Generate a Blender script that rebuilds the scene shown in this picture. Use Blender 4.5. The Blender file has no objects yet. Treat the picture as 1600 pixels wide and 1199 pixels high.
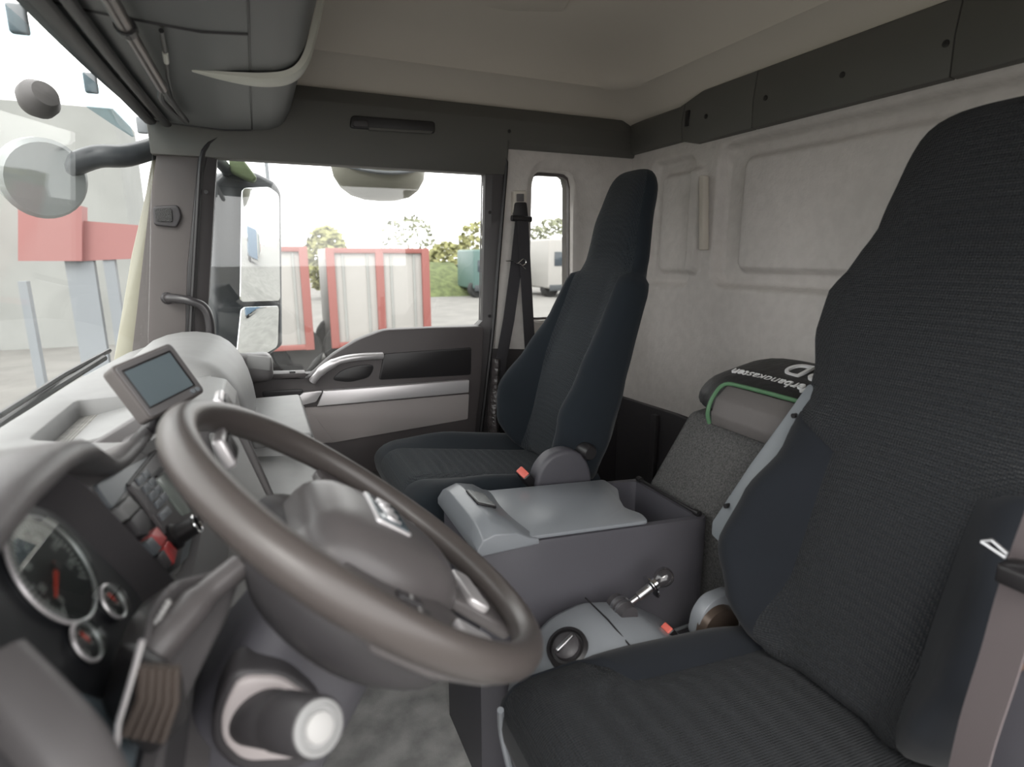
import bpy, bmesh, math, random
from mathutils import Vector as V3, Matrix
from mathutils.geometry import tessellate_polygon
random.seed(7)
C = bpy.context.scene.collection
SC = bpy.context.scene
PI = math.pi
R = math.radians

# ------------------------------------------------------------------ camera, sky, exposure
FPX, YAW, PIT = 900.0, math.atan(391/900), R(12.5)
FW = V3((math.sin(YAW)*math.cos(PIT), math.cos(YAW)*math.cos(PIT), -math.sin(PIT)))
RT = V3((math.cos(YAW), -math.sin(YAW), 0)); UP = RT.cross(FW)
cam = bpy.data.cameras.new('camera'); cam_o = bpy.data.objects.new('camera', cam); C.objects.link(cam_o)
cam.sensor_width = 36; cam.lens = 36*FPX/1600
cam_o.matrix_world = Matrix((RT, UP, -FW)).transposed().to_4x4()
cam.clip_start = .02; cam.clip_end = 400
cam.dof.use_dof = True; cam.dof.focus_distance = 1.7; cam.dof.aperture_fstop = cam.lens/6.0
SC.camera = cam_o
SC.view_settings.view_transform = 'Standard'; SC.view_settings.look = 'None'
SC.view_settings.gamma = 1; SC.view_settings.use_curve_mapping = False
SC.view_settings.exposure = 0.55
w = bpy.data.worlds.new('overcast sky'); SC.world = w; w.use_nodes = True
nt = w.node_tree; nt.nodes.clear()
out = nt.nodes.new('ShaderNodeOutputWorld'); bg = nt.nodes.new('ShaderNodeBackground')
tc = nt.nodes.new('ShaderNodeTexCoord'); mp = nt.nodes.new('ShaderNodeMapping'); mp.inputs['Scale'].default_value = (1, 1, 3)
nz = nt.nodes.new('ShaderNodeTexNoise'); nz.inputs['Scale'].default_value = 2.2; nz.inputs['Detail'].default_value = 4
cr = nt.nodes.new('ShaderNodeValToRGB')
cr.color_ramp.elements[0].position = .38; cr.color_ramp.elements[0].color = (.80, .80, .80, 1)
cr.color_ramp.elements[1].position = .62; cr.color_ramp.elements[1].color = (1, .975, .955, 1)
L = nt.links.new
L(tc.outputs['Generated'], mp.inputs[0]); L(mp.outputs[0], nz.inputs['Vector']); L(nz.outputs[0], cr.inputs[0])
L(cr.outputs[0], bg.inputs[0]); bg.inputs[1].default_value = 3.1; L(bg.outputs[0], out.inputs[0])
sl = bpy.data.lights.new('sun', 'SUN'); sl.energy = 1.5; sl.angle = R(25); sl.color = (1, .97, .92)
so = bpy.data.objects.new('sun', sl); C.objects.link(so); so.rotation_euler = (R(38), R(-30), R(0))

# ------------------------------------------------------------------ points seen at a pixel on a plane of the cab
def ray(px, py): return FW + RT*((px-800)/FPX) - UP*((py-599.5)/FPX)
def oY(px, py, y): d = ray(px, py); return d*(y/d.y)
def oX(px, py, x): d = ray(px, py); return d*(x/d.x)
def oZ(px, py, z): d = ray(px, py); return d*(z/d.z)

# ------------------------------------------------------------------ materials
def mat(name, col, rough=.5, metal=0, spec=.5, bump=0, bscale=400, var=0, vscale=8, kind='noise', bdist=.002, col2=None, sheen=0, coat=0, stretch=None):
    m = bpy.data.materials.new(name); m.use_nodes = True; t = m.node_tree; b = t.nodes['Principled BSDF']
    b.inputs['Roughness'].default_value = rough; b.inputs['Metallic'].default_value = metal
    b.inputs['Specular IOR Level'].default_value = spec
    b.inputs['Base Color'].default_value = (*col, 1)
    if sheen: b.inputs['Sheen Weight'].default_value = sheen; b.inputs['Sheen Roughness'].default_value = .5
    if coat: b.inputs['Coat Weight'].default_value = coat
    tc = t.nodes.new('ShaderNodeTexCoord')
    src = tc.outputs['Object']
    if stretch:
        mp = t.nodes.new('ShaderNodeMapping'); mp.inputs['Scale'].default_value = stretch
        t.links.new(src, mp.inputs[0]); src = mp.outputs[0]
    if var or col2:
        n = t.nodes.new('ShaderNodeTexNoise'); n.inputs['Scale'].default_value = vscale; n.inputs['Detail'].default_value = 5
        t.links.new(src, n.inputs['Vector'])
        mx = t.nodes.new('ShaderNodeMix'); mx.data_type = 'RGBA'
        c2 = col2 or tuple(c*(1+var) for c in col); c1 = col if col2 else tuple(c*(1-var) for c in col)
        mx.inputs[6].default_value = (*c1, 1); mx.inputs[7].default_value = (*c2, 1)
        rp = t.nodes.new('ShaderNodeMapRange'); rp.inputs[1].default_value = .35; rp.inputs[2].default_value = .65
        t.links.new(n.outputs[0], rp.inputs[0]); t.links.new(rp.outputs[0], mx.inputs[0]); t.links.new(mx.outputs[2], b.inputs['Base Color'])
    if bump:
        if kind == 'noise':
            n = t.nodes.new('ShaderNodeTexNoise'); n.inputs['Scale'].default_value = bscale; n.inputs['Detail'].default_value = 2; o = n.outputs[0]
        elif kind == 'voronoi':
            n = t.nodes.new('ShaderNodeTexVoronoi'); n.inputs['Scale'].default_value = bscale; o = n.outputs[0]
        elif kind == 'weave':
            n = t.nodes.new('ShaderNodeTexVoronoi'); n.inputs['Scale'].default_value = bscale; n.inputs['Randomness'].default_value = .15; o = n.outputs[0]
        elif kind == 'wave':
            n = t.nodes.new('ShaderNodeTexWave'); n.inputs['Scale'].default_value = bscale; n.inputs['Distortion'].default_value = .3; o = n.outputs[0]
        t.links.new(src, n.inputs['Vector'])
        bp = t.nodes.new('ShaderNodeBump'); bp.inputs['Strength'].default_value = bump; bp.inputs['Distance'].default_value = bdist
        t.links.new(o, bp.inputs['Height']); t.links.new(bp.outputs[0], b.inputs['Normal'])
    return m
def glassmat(name, tint=(1, 1, 1), refl=.06, rough=0):
    m = bpy.data.materials.new(name); m.use_nodes = True; t = m.node_tree; t.nodes.clear()
    o = t.nodes.new('ShaderNodeOutputMaterial'); a = t.nodes.new('ShaderNodeBsdfTransparent'); g = t.nodes.new('ShaderNodeBsdfGlossy')
    a.inputs[0].default_value = (*tint, 1); g.inputs['Roughness'].default_value = rough
    mx = t.nodes.new('ShaderNodeMixShader'); mx.inputs[0].default_value = refl
    t.links.new(a.outputs[0], mx.inputs[1]); t.links.new(g.outputs[0], mx.inputs[2]); t.links.new(mx.outputs[0], o.inputs[0])
    return m
M = {}
M['textile'] = mat('grey wall textile', (.56, .53, .505), .85, bump=.5, bscale=70, bdist=.004, var=.04, vscale=30)
M['head'] = mat('beige headliner', (.56, .52, .46), .9, bump=.15, bscale=160, bdist=.001)
M['band'] = mat('dark grey band', (.098, .096, .088), .6, bump=.2, bscale=500, bdist=.0006)
M['frame'] = mat('door frame rubber grey', (.040, .036, .037), .55, bump=.1, bscale=400, bdist=.0005)
M['pillar'] = mat('pillar plastic', (.085, .075, .073), .6, bump=.2, bscale=450, bdist=.0006)
M['oh'] = mat('overhead plastic', (.115, .118, .118), .5, bump=.15, bscale=500, bdist=.0005)
M['blackp'] = mat('black plastic', (.013, .012, .013), .42, bump=.1, bscale=500, bdist=.0004)
M['darkp'] = mat('dark plastic', (.042, .039, .042), .5, bump=.15, bscale=500, bdist=.0005)
M['dash'] = mat('dash plastic', (.105, .099, .101), .42, bump=.22, bscale=600, bdist=.0006)
M['dashtop'] = mat('dash top plastic', (.235, .235, .235), .5, bump=.22, bscale=600, bdist=.0006, var=.04, vscale=20)
M['panelg'] = mat('bluish grey panel', (.15, .165, .18), .38, bump=.1, bscale=600, bdist=.0004)
M['cons'] = mat('console plastic', (.19, .202, .218), .28, bump=.15, bscale=600, bdist=.0005)
M['consd'] = mat('console side plastic', (.062, .060, .070), .48, bump=.25, bscale=500, bdist=.0007)
M['taupe'] = mat('taupe door panel', (.25, .225, .222), .6, bump=.15, bscale=500, bdist=.0005)
M['doorg'] = mat('door dark panel', (.062, .054, .055), .55, bump=.15, bscale=500, bdist=.0005)
M['silver'] = mat('silver paint', (.62, .60, .61), .36, .6)
M['rod'] = mat('dark satin rod', (.13, .115, .11), .3, .8)
M['railp'] = mat('satin black rail', (.03, .028, .03), .3)
M['chrome'] = mat('chrome', (.8, .8, .8), .12, 1)
M['steel'] = mat('steel', (.45, .45, .46), .3, 1)
M['cream'] = mat('cream bracket plastic', (.52, .52, .46), .45)
M['fabric'] = mat('smooth seat fabric', (.0048, .0066, .0100), .9, spec=.3, bump=.25, bscale=900, bdist=.0008, sheen=.07, var=.06, vscale=12)
M['litfabric'] = mat('lit smooth seat fabric', (.0062, .0100, .0145), .9, spec=.3, bump=.25, bscale=900, bdist=.0008, sheen=.09)  # same seat fabric, bluer and lighter: passenger side lighting put into the colour
M['litweave'] = mat('lit woven seat fabric', (.0082, .0128, .0178), .88, spec=.3, bump=1.0, bscale=230, bdist=.004, kind='weave', sheen=.09)  # woven copy for the passenger seat, its lighting painted in as lighter blue
M['weave'] = mat('woven seat fabric', (.0070, .0092, .0124), .85, spec=.3, bump=1.0, bscale=230, bdist=.009, kind='weave', sheen=.07)
M['rubber'] = mat('rubber mat', (.40, .40, .39), .75, bump=.5, bscale=260, bdist=.0015, var=.25, vscale=14)
M['wheel'] = mat('wheel leather', (.064, .055, .052), .36, bump=.18, bscale=700, bdist=.0004)
M['hub'] = mat('wheel hub plastic', (.092, .084, .085), .36, bump=.12, bscale=700, bdist=.0004)
M['carpet'] = mat('grey carpet', (.085, .084, .083), .95, bump=1, bscale=320, bdist=.003, var=.35, vscale=240)
M['red'] = mat('red switch', (.55, .035, .035), .4)
M['redb'] = mat('red buckle button', (.62, .13, .10), .4)
M['needle'] = mat('needle red', (.8, .06, .03), .5)
M['white'] = mat('white print', (.36, .355, .35), .5)
M['print'] = mat('white bag print', (.7, .7, .7), .6)
M['screen'] = mat('grey screen', (.10, .125, .14), .16, spec=.7, coat=.5)
M['lcd'] = mat('green grey display', (.24, .27, .25), .2)
M['gface'] = mat('gauge face', (.012, .013, .015), .35)
M['belt'] = mat('belt webbing', (.03, .028, .032), .8, bump=.5, bscale=120, bdist=.0008, kind='wave')
M['beltg'] = mat('grey belt webbing', (.12, .10, .103), .8, bump=.12, bscale=300, bdist=.0008, kind='wave')
M['bag'] = mat('black nylon bag', (.018, .018, .019), .5, bump=.4, bscale=25, bdist=.01)
M['bagg'] = mat('taupe nylon flap', (.11, .10, .098), .7, bump=.3, bscale=30, bdist=.006)
M['green'] = mat('green piping', (.07, .16, .08), .6)
M['glass'] = glassmat('window glass', (.96, .97, .965), .05)
M['lens'] = glassmat('gauge glass', (.9, .93, .92), .16)
M['visor'] = glassmat('smoked visor', (.66, .74, .77), .05, .1)
M['mirror'] = mat('mirror glass', (.85, .88, .88), .02, 1)
M['mhouse'] = mat('mirror housing plastic', (.04, .045, .05), .4)
M['asph'] = mat('gravel yard', (.15, .145, .135), .95, bump=.5, bscale=6, bdist=.02, var=.12, vscale=1.2)
M['grass'] = mat('grass', (.085, .105, .04), .95, var=.3, vscale=3)
M['leaf'] = mat('spring foliage', (.20, .20, .085), .9, var=.35, vscale=2.5)
M['leaf2'] = mat('grey green foliage', (.17, .18, .12), .9, var=.3, vscale=2.5)
M['bark'] = mat('bark', (.12, .09, .06), .9, bump=.5, bscale=20)
M['wpaint'] = mat('white truck paint', (.30, .29, .275), .5, var=.02, vscale=3)
M['rpaint'] = mat('red truck paint', (.22, .07, .06), .5)
M['tpaint'] = mat('teal truck paint', (.07, .125, .115), .45)
M['bpaint'] = mat('blue truck paint', (.09, .14, .20), .45)
M['creamp'] = mat('cream cab paint', (.33, .32, .25), .3, coat=.5)
M['tyre'] = mat('tyre', (.02, .02, .02), .85)
M['bglass'] = mat('dark vehicle glass', (.04, .05, .06), .1)
M['grey'] = mat('grey painted metal', (.19, .205, .22), .5)
M['fence'] = mat('fence wood', (.25,.24,.18), .8)
M['bwall'] = mat('light building wall', (.24, .245, .235), .8, var=.06, vscale=1)
M['gvest'] = mat('green lacquer', (.13, .17, .09), .4)

# ------------------------------------------------------------------ object helpers
def tag(o, label=None, cat=None, group=None, kind=None):
    if label: o['label'] = label
    if cat: o['category'] = cat
    if group: o['group'] = group
    if kind: o['kind'] = kind
    return o
def empty(name, loc=(0, 0, 0), label=None, cat=None, group=None, kind=None):
    o = bpy.data.objects.new(name, None); C.objects.link(o); o.location = loc; o.empty_display_size = .05
    return tag(o, label, cat, group, kind)
class MB:
    def __init__(s): s.bm = bmesh.new()
    def faces_from(s, vs, fs):
        bv = [s.bm.verts.new(v) for v in vs]
        for f in fs:
            try: s.bm.faces.new([bv[i] for i in f])
            except ValueError: pass
        return bv
    def prism(s, pts, vec):
        pts = [V3(p) for p in pts]; vec = V3(vec); n = len(pts)
        bm = s.bm
        a = [bm.verts.new(p) for p in pts]; b = [bm.verts.new(p+vec) for p in pts]
        f1 = bm.faces.new(a); f2 = bm.faces.new(list(reversed(b)))
        for i in range(n): bm.faces.new((a[i], b[i], b[(i+1) % n], a[(i+1) % n]))
        return s
    def ring(s, outer, inner, vec):
        vec = V3(vec); n = len(outer); bm = s.bm
        A = [bm.verts.new(V3(p)) for p in outer]; B = [bm.verts.new(V3(p)) for p in inner]
        A2 = [bm.verts.new(V3(p)+vec) for p in outer]; B2 = [bm.verts.new(V3(p)+vec) for p in inner]
        for i in range(n):
            j = (i+1) % n
            for q in ((A[i], A[j], B[j], B[i]), (A2[i], B2[i], B2[j], A2[j]), (A[i], A2[i], A2[j], A[j]), (B[i], B[j], B2[j], B2[i])):
                bm.faces.new(q)
        return s
    def box(s, c, size, rot=None):
        c = V3(c); sx, sy, sz = [q/2 for q in size]; m = rot or Matrix.Identity(3)
        vs = [c+m@V3((x*sx, y*sy, z*sz)) for x in (-1, 1) for y in (-1, 1) for z in (-1, 1)]
        s.faces_from(vs, [(0, 1, 3, 2), (4, 6, 7, 5), (0, 4, 5, 1), (2, 3, 7, 6), (0, 2, 6, 4), (1, 5, 7, 3)]); return s
    def loft(s, secs, closed=True, cap=True, loop=False):
        bm = s.bm; rows = [[bm.verts.new(V3(p)) for p in sec] for sec in secs]; n = len(secs[0])
        rr = list(zip(rows, rows[1:])) + ([(rows[-1], rows[0])] if loop else [])
        for a, b in rr:
            for i in range(n if closed else n-1):
                j = (i+1) % n
                try: bm.faces.new((a[i], a[j], b[j], b[i]))
                except ValueError: pass
        if cap and closed and not loop:
            bm.faces.new(list(reversed(rows[0]))); bm.faces.new(rows[-1])
        return s
    def tube(s, pts, rad, n=12, loop=False, flat=1.0, upv=None):
        pts = [V3(p) for p in pts]; secs = []; m = len(pts)
        prev = None
        for i, p in enumerate(pts):
            a = pts[(i-1) % m] if (i > 0 or loop) else pts[i]; b = pts[(i+1) % m] if (i < m-1 or loop) else pts[i]
            t = (b-a).normalized()
            u = V3(upv) if upv else (prev if prev is not None else (V3((0, 0, 1)) if abs(t.z) < .9 else V3((1, 0, 0))))
            x = t.cross(u).normalized(); y = x.cross(t).normalized(); prev = y
            r = rad[i] if isinstance(rad, (list, tuple)) else rad
            secs.append([p+x*(r*math.cos(2*PI*k/n))+y*(r*flat*math.sin(2*PI*k/n)) for k in range(n)])
        return s.loft(secs, loop=loop)
    def lathe(s, org, ax, prof, n=32):
        org = V3(org); ax = V3(ax).normalized(); u = ax.orthogonal().normalized(); v = ax.cross(u)
        secs = [[org+ax*h+(u*math.cos(2*PI*k/n)+v*math.sin(2*PI*k/n))*max(r, 1e-5) for k in range(n)] for r, h in prof]
        return s.loft(secs)
    def done(s, name, m, parent=None, bevel=0, seg=3, ang=30, smooth=40, sub=0, inv=None):
        bm = s.bm
        bmesh.ops.remove_doubles(bm, verts=bm.verts, dist=1e-6)
        bmesh.ops.recalc_face_normals(bm, faces=bm.faces)
        if bevel:
            es = [e for e in bm.edges if len(e.link_faces) == 2 and e.calc_face_angle(0) > R(ang)]
            if es: bmesh.ops.bevel(bm, geom=es, offset=bevel, segments=seg, profile=.5, affect='EDGES', clamp_overlap=True)
        for f in bm.faces: f.smooth = True
        for e in bm.edges:
            if len(e.link_faces) == 2 and e.calc_face_angle(0) > R(smooth): e.smooth = False
        me = bpy.data.meshes.new(name); bm.to_mesh(me); bm.free()
        o = bpy.data.objects.new(name, me); C.objects.link(o)
        me.materials.append(M[m] if isinstance(m, str) else m)
        if parent:
            o.parent = parent; o.matrix_parent_inverse = Matrix.Translation(-parent.location) if parent.type == 'EMPTY' and not parent.rotation_euler.x and not parent.rotation_euler.y and not parent.rotation_euler.z else Matrix.Identity(4)
        if sub:
            md = o.modifiers.new('sub', 'SUBSURF'); md.levels = sub; md.render_levels = sub
        return o
def rpoly(pts, r, seg=5):
    "round the corners of a 3-D polygon"
    pts = [V3(p) for p in pts]; n = len(pts); o = []
    for i, p in enumerate(pts):
        rr = r[i] if isinstance(r, (list, tuple)) else r
        a = pts[i-1]-p; b = pts[(i+1) % n]-p; q = min(rr, a.length*.45, b.length*.45)
        if q < 1e-5: o.append(p); continue
        A = p+a.normalized()*q; B = p+b.normalized()*q
        for k in range(seg+1):
            t = k/seg; o.append(A*(1-t)**2+p*(2*t*(1-t))+B*t*t)
    return o
def resample(pts, n, axes=(0, 2), cen=None):
    "points at n equal angles round the outline (for rings)"
    a, b = axes; pts = [V3(p) for p in pts]
    c = cen or sum(pts, V3())/len(pts); o = []
    for k in range(n):
        t = 2*PI*k/n; d = (math.cos(t), math.sin(t)); best = None
        for i in range(len(pts)):
            p = pts[i]; q = pts[(i+1) % len(pts)]
            ex, ey = q[a]-p[a], q[b]-p[b]; den = d[0]*ey-d[1]*ex
            if abs(den) < 1e-12: continue
            wx, wy = p[a]-c[a], p[b]-c[b]
            tt = (wx*ey-wy*ex)/den; ss = (wx*d[1]-wy*d[0])/den
            if tt > 0 and -1e-9 <= ss <= 1+1e-9 and (best is None or tt > best[0]): best = (tt, p.lerp(q, ss))
        o.append(best[1])
    return o
def text(s, size, mtx, name, m, parent, depth=.0006):
    cu = bpy.data.curves.new(name, 'FONT'); cu.body = s; cu.size = size; cu.extrude = depth; cu.align_x = 'CENTER'; cu.align_y = 'CENTER'
    t = bpy.data.objects.new(name+'_tmp', cu); C.objects.link(t); bpy.context.view_layer.update()
    me = bpy.data.meshes.new_from_object(t.evaluated_get(bpy.context.evaluated_depsgraph_get())); bpy.data.objects.remove(t)
    me.transform(mtx); me.materials.clear(); me.materials.append(M[m])
    o = bpy.data.objects.new(name, me); C.objects.link(o)
    if parent:
        o.parent = parent
        if parent.type == 'EMPTY': o.matrix_parent_inverse = Matrix.Translation(-parent.location)
    return o
def frame3(org, x, y):
    "matrix with given x and y axes"
    x = V3(x).normalized(); z = x.cross(V3(y)).normalized(); y = z.cross(x)
    m = Matrix((x, y, z)).transposed().to_4x4(); m.translation = V3(org); return m
def sm(a, b, x):
    t = max(0, min(1, (x-a)/(b-a))); return t*t*(3-2*t)
def lerp_tab(tab, x):
    if x <= tab[0][0]: return tab[0][1]
    for (a, u), (b, v) in zip(tab, tab[1:]):
        if x <= b:
            t = (x-a)/(b-a); t = t*t*(3-2*t)*.5+t*.5; return u+(v-u)*t
    return tab[-1][1]
def catmull(pts, n=6):
    pts = [V3(p) for p in pts]; o = []
    for i in range(len(pts)-1):
        p0 = pts[max(i-1, 0)]; p1 = pts[i]; p2 = pts[i+1]; p3 = pts[min(i+2, len(pts)-1)]
        for k in range(n):
            t = k/n; o.append(.5*((2*p1)+(p2-p0)*t+(2*p0-5*p1+4*p2-p3)*t*t+(3*p1-p0-3*p2+p3)*t**3))
    return o+[pts[-1]]

YD = 2.05      # inner face of the passenger side
XR = 1.40      # rear wall
ZF = -1.15     # cab floor
ZR = .74       # roof
# ================================================================== THE CAB SHELL
mb = MB(); mb.box((.5, 1.0, ZF-.03), (1.9, 2.2, .06)); tag(mb.done('floor', 'rubber'), kind='structure')

# headliner: shell with wide rounded coves
def shell_ring(x0, x1, y0, y1, r, z, n=6):
    pts = []
    for cx, cy, a0 in ((x1-r, y1-r, 0), (x0+r, y1-r, 90), (x0+r, y0+r, 180), (x1-r, y0+r, 270)):
        for k in range(n+1):
            a = R(a0+90*k/n); pts.append(V3((cx+r*math.cos(a), cy+r*math.sin(a), z)))
    return pts
mb = MB(); secs = []
for i, (inset, z) in enumerate([(0, .49), (.012, .53), (.035, .57), (.070, .597), (.085, .603), (.092, .625), (.115, .662), (.16, .692), (.22, .712), (.30, .728), (.45, .740)]):
    secs.append(shell_ring(-.30+inset*.3, XR+.01-inset, -.05+inset*.5, YD+.01-inset, .10+inset*.4, z))
mb.loft(secs, cap=False)
mb.bm.faces.new([v for v in mb.bm.verts][-len(secs[0]):])
ce = mb.done('ceiling', 'head', smooth=50); tag(ce, kind='structure')
md = ce.modifiers.new('thick', 'SOLIDIFY'); md.thickness = .03; md.offset = 1
# roof hatch frame
hp = [oZ(738, 2, .735), oZ(752, 10, .735), oZ(880, 12, .735), oZ(905, -30, .735), oZ(730, -40, .735)]
hatch = MB().prism(rpoly(hp, .02), (0, 0, -.012)).done('roof_hatch', 'head', bevel=.003)
tag(hatch, 'square grey roof hatch panel set in the headliner', 'roof hatch')

# rear wall with pressed-in panels
def wall_sheet():
    bm = MB(); NY, NZ = 300, 230; rows = []
    def sd(y, z, a, b, c, d, r):
        qx, qz = abs(y-(a+b)/2)-(b-a)/2+r, abs(z-(c+d)/2)-(d-c)/2+r
        return math.hypot(max(qx, 0), max(qz, 0))+min(max(qx, qz), 0)-r
    for j in range(NZ+1):
        z = ZF+(0.42-ZF)*j/NZ; row = []
        for i in range(NY+1):
            y = -.02+2.09*i/NY; x = XR
            o = sd(y, z, .22, 1.545, -.105, .352, .05); q = sd(y, z, .30, 1.455, -.048, .300, .035)
            x += .040*sm(.004, -.020, o)-.026*sm(.010, -.016, q)
            o = sd(y, z, 1.655, 1.90, -.115, .345, .045); q = sd(y, z, 1.60, 1.85, -.06, .29, .03)
            x += .030*sm(.004, -.022, o)-.020*sm(.008, -.014, q)
            row.append((x, y, z))
        rows.append(row)
    bm.loft(rows, closed=False, cap=False)
    back = [[(XR+.08, p[1], p[2]) for p in rows[0]], [(XR+.08, p[1], p[2]) for p in rows[-1]]]
    bm.loft(back, closed=False, cap=False)
    o = bm.done('wall_rear', 'textile', smooth=70); return tag(o, kind='structure')
wall_sheet()
h = MB(); a = oX(1095, 274, XR-.035); b = oX(1095, 391, XR-.035)
h.prism(rpoly([a+V3((0, -.011, 0)), a+V3((0, .011, 0)), b+V3((0, .011, 0)), b+V3((0, -.011, 0))], .006), (.026, 0, 0))
hd = h.done('wall_handle', 'head', bevel=.004)
tag(hd, 'slim grey upright handle on the light rear wall between the recessed panels', 'handle')

# dark band across the rear wall, in three lengths with screw caps and a slot
def band():
    top = [(y, z) for y, z in ((YD, .50), (1.70, .495), (1.62, .525), (0, .53))]
    root = empty('trim_2', (XR, 1, .45), kind='structure')
    cuts = [(YD, 1.71), (1.706, 1.395), (1.392, .852), (.849, 0)]
    for (y1, y0) in cuts:
        m = MB(); pts = []
        def tz(y): return .50 if y > 1.75 else (.50+.028*(1.75-y)/.12 if y > 1.63 else .528)
        def bz(y): return .385 if y > 1.72 else (.385-.02*(1.72-y)/.08 if y > 1.64 else .365)
        prof = lambda y: [V3((XR+.01, y, bz(y))), V3((XR-.022, y, bz(y)+.004)), V3((XR-.026, y, (tz(y)+bz(y))/2)), V3((XR-.016, y, tz(y)-.004)), V3((XR+.01, y, tz(y)+.01))]
        ys = [y1]+[y for y in (1.75, 1.72, 1.64, 1.63) if y0 < y < y1]+[y0]
        m.loft([prof(y) for y in ys])
        m.done('band_panel', 'band', root, bevel=.0015, seg=2)
    for px, py in ((1103, 182), (1196, 153), (1316, 117), (1478, 68)):
        p = oX(px, py, XR-.026); m = MB(); m.lathe(p, (-1, 0, 0), [(.0, -.004), (.0075, -.004), (.0075, .001), (.004, .002), (0, .002)], 16); m.done('screw_cap', 'blackp', root)
    p = oX(1074, 185, XR-.026); m = MB(); m.box(p, (.008, .018, .05)); m.done('slot', 'blackp', root, bevel=.002)
band()
# front-to-rear dark trim above the passenger door
def door_header():
    root = empty('trim_3', (.8, YD, .45), kind='structure')
    m = MB(); y = YD
    prof = [(-.02, .385), (-.02, .40), (-.035, .44), (-.02, .51), (.03, .53), (.03, .36)]
    def P(x, f): 
        zb = .285 if x < .86 else .375
        return [V3((x, y+.02, zb)), V3((x, y-.035, zb)), V3((x, y-.045, .40)), V3((x, y-.04, .47)), V3((x, y-.012, .515)), V3((x, y+.02, .52))]
    m.loft([P(x, 0) for x in (-.25, 0, .4, .855, .861, 1.1, XR)])
    m.done('header_panel', 'band', root, bevel=.006, seg=2, ang=25)
    pts = [oY(549, 180, YD-.05), oY(680, 190, YD-.05), oY(680, 209, YD-.05), oY(546, 200, YD-.05)]
    m = MB(); m.prism(rpoly(pts, .012), (0, .03, 0)); m.done('handle_recess', 'blackp', root, bevel=.003)
    pts = [oY(551, 187, YD-.058), oY(575, 188, YD-.058), oY(577, 199, YD-.058), oY(552, 198, YD-.058)]
    m = MB(); m.prism(rpoly(pts, .008), (0, .02, 0)); m.done('reading_switch', 'darkp', root, bevel=.003)
    pts = [oY(577, 199, YD-.06), oY(676, 205, YD-.06), oY(674, 209, YD-.06), oY(577, 203, YD-.06)]
    m = MB(); m.prism(pts, (0, .012, 0)); m.done('lip', 'band', root, bevel=.001)
    for px, py in ((796, 205), (1060, 0)):
        if py: 
            p = oY(px, py, YD-.045); m = MB(); m.lathe(p, (0, -1, 0), [(0, -.003), (.006, -.003), (.006, .001), (0, .0015)], 12); m.done('screw_cap', 'blackp', root)
door_header()

# right-hand wall behind the door, with the quarter window opening
def wall_right():
    N = 96; y = YD
    op = rpoly([V3((.972, y, .31)), V3((1.148, y, .31)), V3((1.158, y, -.25)), V3((.962, y, -.25))], .045, 8)
    rim = rpoly([V3((.95, y-.012, .335)), V3((1.175, y-.012, .335)), V3((1.185, y-.012, -.275)), V3((.94, y-.012, -.275))], .07, 8)
    cen = V3((1.06, y, .0))
    oi = resample(op, N, cen=cen)
    # deep flared reveal towards the corner
    fl = rpoly([V3((.940, y-.026, .352)), V3((1.265, y-.026, .362)), V3((1.275, y-.026, -.33)), V3((.925, y-.026, -.33))], .11, 8)
    fi = resample(fl, N, cen=cen)
    outer = resample([V3((.865, y-.022, .40)), V3((XR+.01, y-.022, .40)), V3((XR+.01, y-.022, ZF)), V3((.75, y-.022, ZF))], N, cen=cen)
    m = MB()
    gl = [p+V3((0, .05, 0)) for p in oi]
    m.loft([gl, oi, [a.lerp(b, .12)+V3((0, -.003, 0)) for a, b in zip(oi, fi)], [a.lerp(b, .22)+V3((0, .002, 0)) for a, b in zip(oi, fi)], [a.lerp(b, .6)+V3((0, .006, 0)) for a, b in zip(oi, fi)], [a.lerp(b, .88)+V3((0, -.002, 0)) for a, b in zip(oi, fi)], fi, [a.lerp(b, .12)*1 for a, b in zip(fi, outer)], outer, [p+V3((0, .09, 0)) for p in outer], [p+V3((0, .04, 0)) for p in gl]], cap=False)
    o = m.done('wall_right', 'textile', smooth=50); tag(o, kind='structure')
    m = MB(); m.ring([p+V3((0, .028, 0)) for p in oi], [cen+(p-cen)*.965+V3((0, .028, 0)) for p in oi], (0, .02, 0)); 
    root = empty('window_2', cen, kind='structure')
    m.done('seal', 'pillar', root)
    m = MB(); m.prism([p+V3((0, .036, 0)) for p in oi], (0, .004, 0)); m.done('glass', 'glass', root)
    m = MB(); m.box((1.10, 2.0, .392), (.5, .04, .006)); 
wall_right()
# left side behind the driver seat and the roof rail over the open door
m = MB(); m.box((1.2, -.06, -.35), (.42, .05, 1.6)); m.box((.45, -.07, .58), (1.95, .04, .24)); tag(m.done('wall_left', 'textile', bevel=.01), kind='structure')

# lower black trim behind the passenger seat
m = MB(); m.prism([V3((XR-.025, 2.03, -.59)), V3((XR-.025, 1.66, -.575)), V3((XR-.025, 1.2, -.575)), V3((XR-.025, 1.2, ZF)), V3((XR-.025, 2.03, ZF))], (.025, 0, 0)); m.box((XR-.035, 1.75, -.85), (.02, .03, .5)); m.lathe((XR-.028, 1.60, -.70), (-1, 0, 0), [(0, 0), (.012, 0), (.012, .006), (0, .006)], 12)
tag(m.done('baseboard_rear', 'darkp', bevel=.004), kind='structure')
m = MB(); m.prism([V3((.90, YD-.03, -.57)), V3((XR, YD-.03, -.57)), V3((XR, YD-.03, ZF)), V3((.90, YD-.03, ZF))], (0, .03, 0)); tag(m.done('baseboard_right', 'darkp', bevel=.004), kind='structure')

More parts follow.
